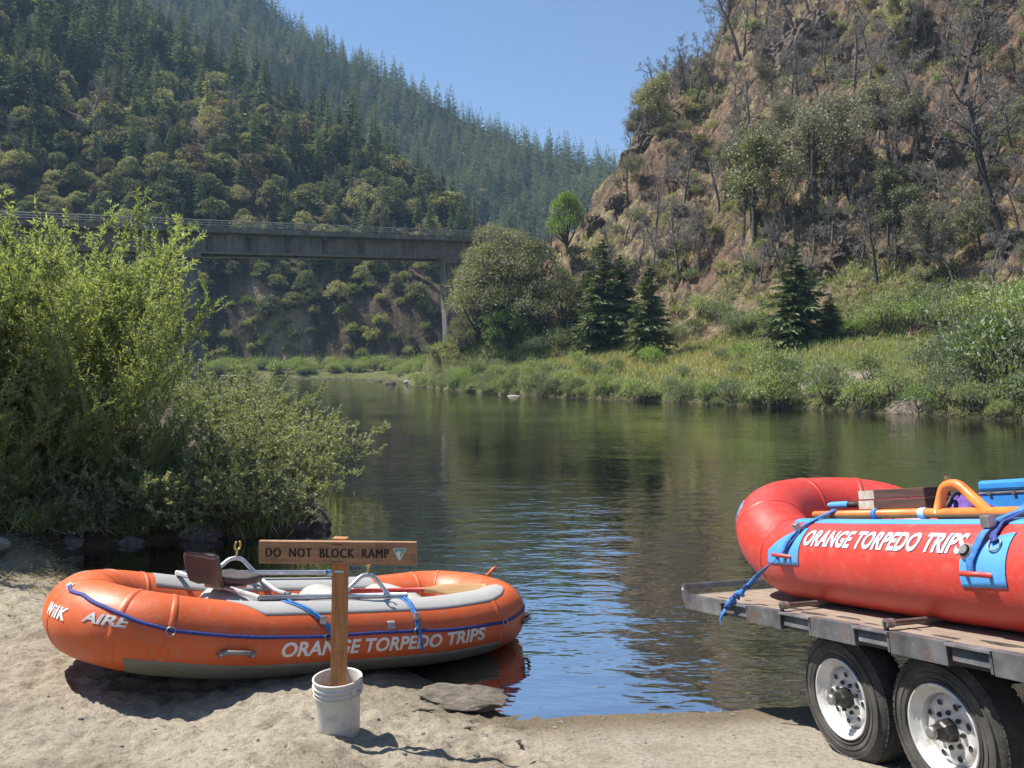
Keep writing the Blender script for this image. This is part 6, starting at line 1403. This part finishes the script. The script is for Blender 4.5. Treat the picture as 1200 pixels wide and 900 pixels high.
def slope_d(r, n):
    px = r.uniform(620, 1460, n); Y_ = r.uniform(46, 178, n); x = (px-600)/FPX*Y_; n1_ = fbm(x*0.09, Y_*0.09, 21, 4); k = (n1_ > 0.5) & (Y_ > TOE_R(px)) & (Y_ < D_R(px)); return x[k], Y_[k]
blades(70000, slope_d, 0.25, 0.6, 0.07, "dry_grass", M["drygrass"], 4, 0.6)

# ------------------------------------------------------------------ willows and bushes on the near left bank
def willow(h, seed, mat, nst=18, shoots=24, leaves=32, LL=0.085, LW=0.019, arch=0.45, upright=1.0):
    r = np.random.default_rng(seed); st = MB(); P, D = [], []; A, B = [], []
    for k in range(nst):
        q = k*2.399+r.uniform(-0.5, 0.5); out = arch*(0.25+0.9*math.sqrt((k+0.5)/nst)); L = h*r.uniform(0.72, 1.05)
        d = np.array([math.cos(q)*out, math.sin(q)*out, upright]); d /= np.linalg.norm(d); p = np.array([math.cos(q)*0.15*r.random(), math.sin(q)*0.15*r.random(), -0.1]); pts = [p]
        n = 9
        for j in range(n):
            d = d+np.array([math.cos(q), math.sin(q), 0])*0.035+r.normal(size=3)*0.07; d /= np.linalg.norm(d); pts.append(pts[-1]+d*L/n)
        pts = np.array(pts); st.tube(pts, np.linspace(0.020, 0.004, n+1)*(h/4.4+0.25), 5, False)
        for s_ in range(shoots):
            t = 0.16+0.84*((s_+r.random())/shoots)**0.85; i = min(int(t*n), n-1); f = t*n-i; p0 = pts[i]*(1-f)+pts[i+1]*f; ax2 = pts[i+1]-pts[i]; ax2 /= np.linalg.norm(ax2)
            sd_ = rdir(r, 1)[0]; dd = ax2*0.75+sd_*0.75+np.array([0, 0, 0.25]); dd /= np.linalg.norm(dd); ln = h*r.uniform(0.09, 0.20)*(1.15-0.5*t); p1 = p0+dd*ln*0.6; dd2 = dd+np.array([0, 0, 0.15])+r.normal(size=3)*0.1; dd2 /= np.linalg.norm(dd2); p2 = p1+dd2*ln*0.5
            A += [p0, p1]; B += [p1, p2]
            tt_ = (np.arange(leaves)+r.random(leaves))/leaves; q2 = np.where(tt_[:, None] < 0.55, p0+(p1-p0)*(tt_[:, None]/0.55), p1+(p2-p1)*((tt_[:, None]-0.55)/0.45))
            ld = dd*0.7+rdir(r, leaves)*0.75; ld /= np.linalg.norm(ld, axis=1)[:, None]; P.append(q2); D.append(ld)
    P = np.concatenate(P); D = np.concatenate(D); V, F = leaf_quads(P, D, LL*r.uniform(0.6, 1.2, len(P)), LW, r)
    Vt, _ = thin_quads(np.array(A), np.array(B), 0.006, r); st.add(Vt, np.arange(len(Vt)).reshape(-1, 4))
    return me_mb("stems", st, M["stem"]), me_leaves("foliage", [V], mat)
wl = [willow(4.4, 1200+k, M["willow"], 20, 32, 38, 0.088, 0.023, 0.36) for k in range(3)]
bu = [willow(1.9, 1210+k, M["bushleaf"], 34, 13, 26, 0.058, 0.030, 1.0, 0.75) for k in range(2)]
def zz_(x, y): return float(zfun(np.array([x]), np.array([y]))[0])
wlist = [(-7.0, 12.2, 1.06, "tallest pale green willow on the left bank"), (-8.1, 12.0, 1.14, "tall willow at the left edge of the bank, beside the tallest willow"), (-6.45, 12.3, 0.86, "upright willow right of the tallest willow on the left bank"), (-5.75, 12.0, 0.50, "shorter willow sloping towards the water, right of the upright willow"), (-7.0, 11.2, 0.62, "low willow in front of the tall ones, behind the dirt bank"), (-7.7, 13.8, 0.86, "willow in the second row behind the upright willow"), (-8.7, 11.4, 0.98, "willow at far left, mostly outside the view"), (-9.4, 10.3, 0.9, "willow at far left shading the sand"), (-7.6, 12.7, 1.12, "tall willow just left of the tallest willow, in the second row"), (-8.0, 10.4, 0.6, "low leafy willow over the shaded sand at far left"), (-8.6, 14.0, 1.05, "tall willow behind the left edge willows"), (-8.2, 16.0, 0.70, "willow farther along the left bank"), (-9.0, 15.5, 0.95, "willow in the back row of the left bank thicket")]
for i, (x, y, s_, lab) in enumerate(wlist):
    plant("willow_shrub", wl[i % 3], (x, y, zz_(x, y)-0.05), lab, "willow", "willows on the left bank", s_, rz=i*1.9)
blist = [(-4.85, 12.35, 0.95, "rounded leafy bush above the squared boulder on the left bank"), (-4.4, 12.2, 0.86, "dense bush between the rounded bush and the bank tip"), (-4.05, 12.3, 0.86, "outermost bush at the bank tip with twigs reaching over the water"), (-5.4, 11.9, 0.85, "leafy bush under the sloping willow"), (-6.0, 11.8, 0.70, "low bush in the shade above the dirt bank"), (-4.5, 13.5, 0.95, "bush behind the outermost bush of the bank tip"), (-5.3, 13.6, 1.1, "taller bush in the second row of the left bank"), (-6.6, 11.3, 0.55, "small shaded bush on the dirt bank at left"), (-7.6, 10.9, 0.6, "dark low bush at far left over the sand edge"), (-4.9, 18, 1.2, "bush farther along the left bank behind the thicket"), (-7.0, 22, 1.5, "pale bush on the left bank well behind the thicket"), (-9.5, 27, 1.7, "leafy bush on the left bank towards the bridge"), (-13, 36, 2.0, "large bush on the distant left bank towards the bridge"), (-17, 45, 2.0, "bush on the distant left bank nearest the gravel bar"), (-21, 55, 2.2, "far bush on the left bank before the bridge")]
for i, (x, y, s_, lab) in enumerate(blist):
    plant("leafy_bush", bu[i % 2], (x, y, zz_(x, y)-0.05), lab, "bush", "bushes on the left bank", s_, rz=i*2.3)
def tuft(n, hh, seed):
    r = np.random.default_rng(seed); st = []
    P = np.zeros((n, 3)); P[:, :2] = r.normal(size=(n, 2))*0.16*hh/0.5; D = np.stack([r.normal(size=n)*0.55, r.normal(size=n)*0.55, np.ones(n)], -1); D /= np.linalg.norm(D, axis=1)[:, None]; V, F = leaf_quads(P, D, r.uniform(0.5, 1.1, n)*hh, 0.016, r); return mesh_np("blades", V, F, M["grass"])
tf = [tuft(420, 0.5, k) for k in range(3)]
for i, (x, y, s_, lab) in enumerate(((-3.95, 12.1, 1.1, "bright grass tuft over the water at the foot of the dense bush"), (-3.65, 12.25, 0.9, "smaller grass tuft beside the bright tuft at the bank tip"), (-6.4, 11.3, 1.2, "tall grass clump on the shaded dirt bank"), (-6.8, 11.0, 1.0, "grass clump at the left of the dirt bank"), (-5.6, 11.7, 1.0, "grass clump between dirt bank and squared boulder"), (-7.3, 10.6, 1.0, "grass clump at the sand's upper edge at far left"), (-5.1, 12.0, 0.9, "grass tuft behind the squared boulder"), (-4.4, 12.15, 0.8, "drooping grass tuft right of the squared boulder"))):
    plant("grass_tuft", [tf[i % 3]], (x, y, zz_(x, y)), lab, "grass tuft", "grass tufts on the left bank", s_)

# roots and litter on the dirt bank
for i, (x, y, ln, q, lab) in enumerate(((-6.55, 10.9, 0.7, 0.4, "pale dry root sticking out of the dirt bank at left"), (-6.2, 11.3, 0.5, 2.4, "forked root hanging from the dirt bank above the low boulder"), (-7.0, 10.2, 0.9, 0.1, "long weathered branch lying on the shaded sand at far left"), (-4.7, 12.05, 0.5, 2.9, "thin root above the squared boulder"), (-5.5, 11.75, 0.45, 1.2, "short dead stick on the dirt bank by the small grey stone"))):
    u_ = np.linspace(0, 1, 8); mb = MB(); mb.tube(np.stack([(u_-0.5)*ln, 0.06*np.sin(u_*5+i), 0.10*np.sin(u_*3.0)+0.02], -1), np.linspace(0.026, 0.008, 8), 6); mb.tube([(0, 0.04, 0.10), (0.12*ln, 0.14, 0.10), (0.3*ln, 0.2, 0.04)], [0.014, 0.010, 0.005], 5)
    tag(mb.build("root", M["twig"], None, True, (x, y, zz_(x, y)+0.05), (0, 0.1, q)), lab, "root", "roots and branches on the dirt bank")
r_ = np.random.default_rng(5); n_l = 5200; lx = np.concatenate([r_.uniform(-8.8, -2.9, n_l//2), r_.normal(-5.5, 2.2, n_l//2)]); ly = np.concatenate([r_.uniform(9.0, 12.4, n_l//2), r_.normal(9.6, 1.3, n_l//2)]); ls = sdf(lx, ly); kp = (ls > 0.05) & (ly < 12.6) & (ly > 7.0); lx, ly = lx[kp], ly[kp]
D_ = np.stack([r_.normal(size=len(lx)), r_.normal(size=len(lx)), r_.normal(size=len(lx))*0.25], -1); D_ /= np.linalg.norm(D_, axis=1)[:, None]
bm_h = smooth01(9.7, 10.6, ly)*smooth01(-1.5, -2.5, lx)*smooth01(0, .4, sdf(lx, ly))*((fbm(lx*1.6, ly*1.6, 41, 4, True)-.5)*0.30 + (fbm(lx*5, ly*5, 42, 4, True)-.5)*0.22)
V, F = leaf_quads(np.stack([lx, ly, zfun(lx, ly)+beach_relief(lx, ly)+bm_h+0.012], -1), D_, r_.uniform(0.03, 0.09, len(lx)), 0.016, r_)
tag(link("leaves", mesh_np("leaves", V, F, M["drygrass"])), kind="stuff")

# ------------------------------------------------------------------ haze
m, nt, bs, out = new_mat("haze_air"); nt.nodes.remove(bs)
pv_ = N(nt, "VolumePrincipled"); pv_.inputs["Color"].default_value = (0.44, 0.68, 1.0, 1); pv_.inputs["Density"].default_value = 0.00018; pv_.inputs["Anisotropy"].default_value = 0.0
nt.links.new(pv_.outputs[0], out.inputs["Volume"])
mb = MB(); mb.box((0, 0, 207), (2400, 2400, 424)); hz = mb.build("haze", m); tag(hz, kind="stuff")
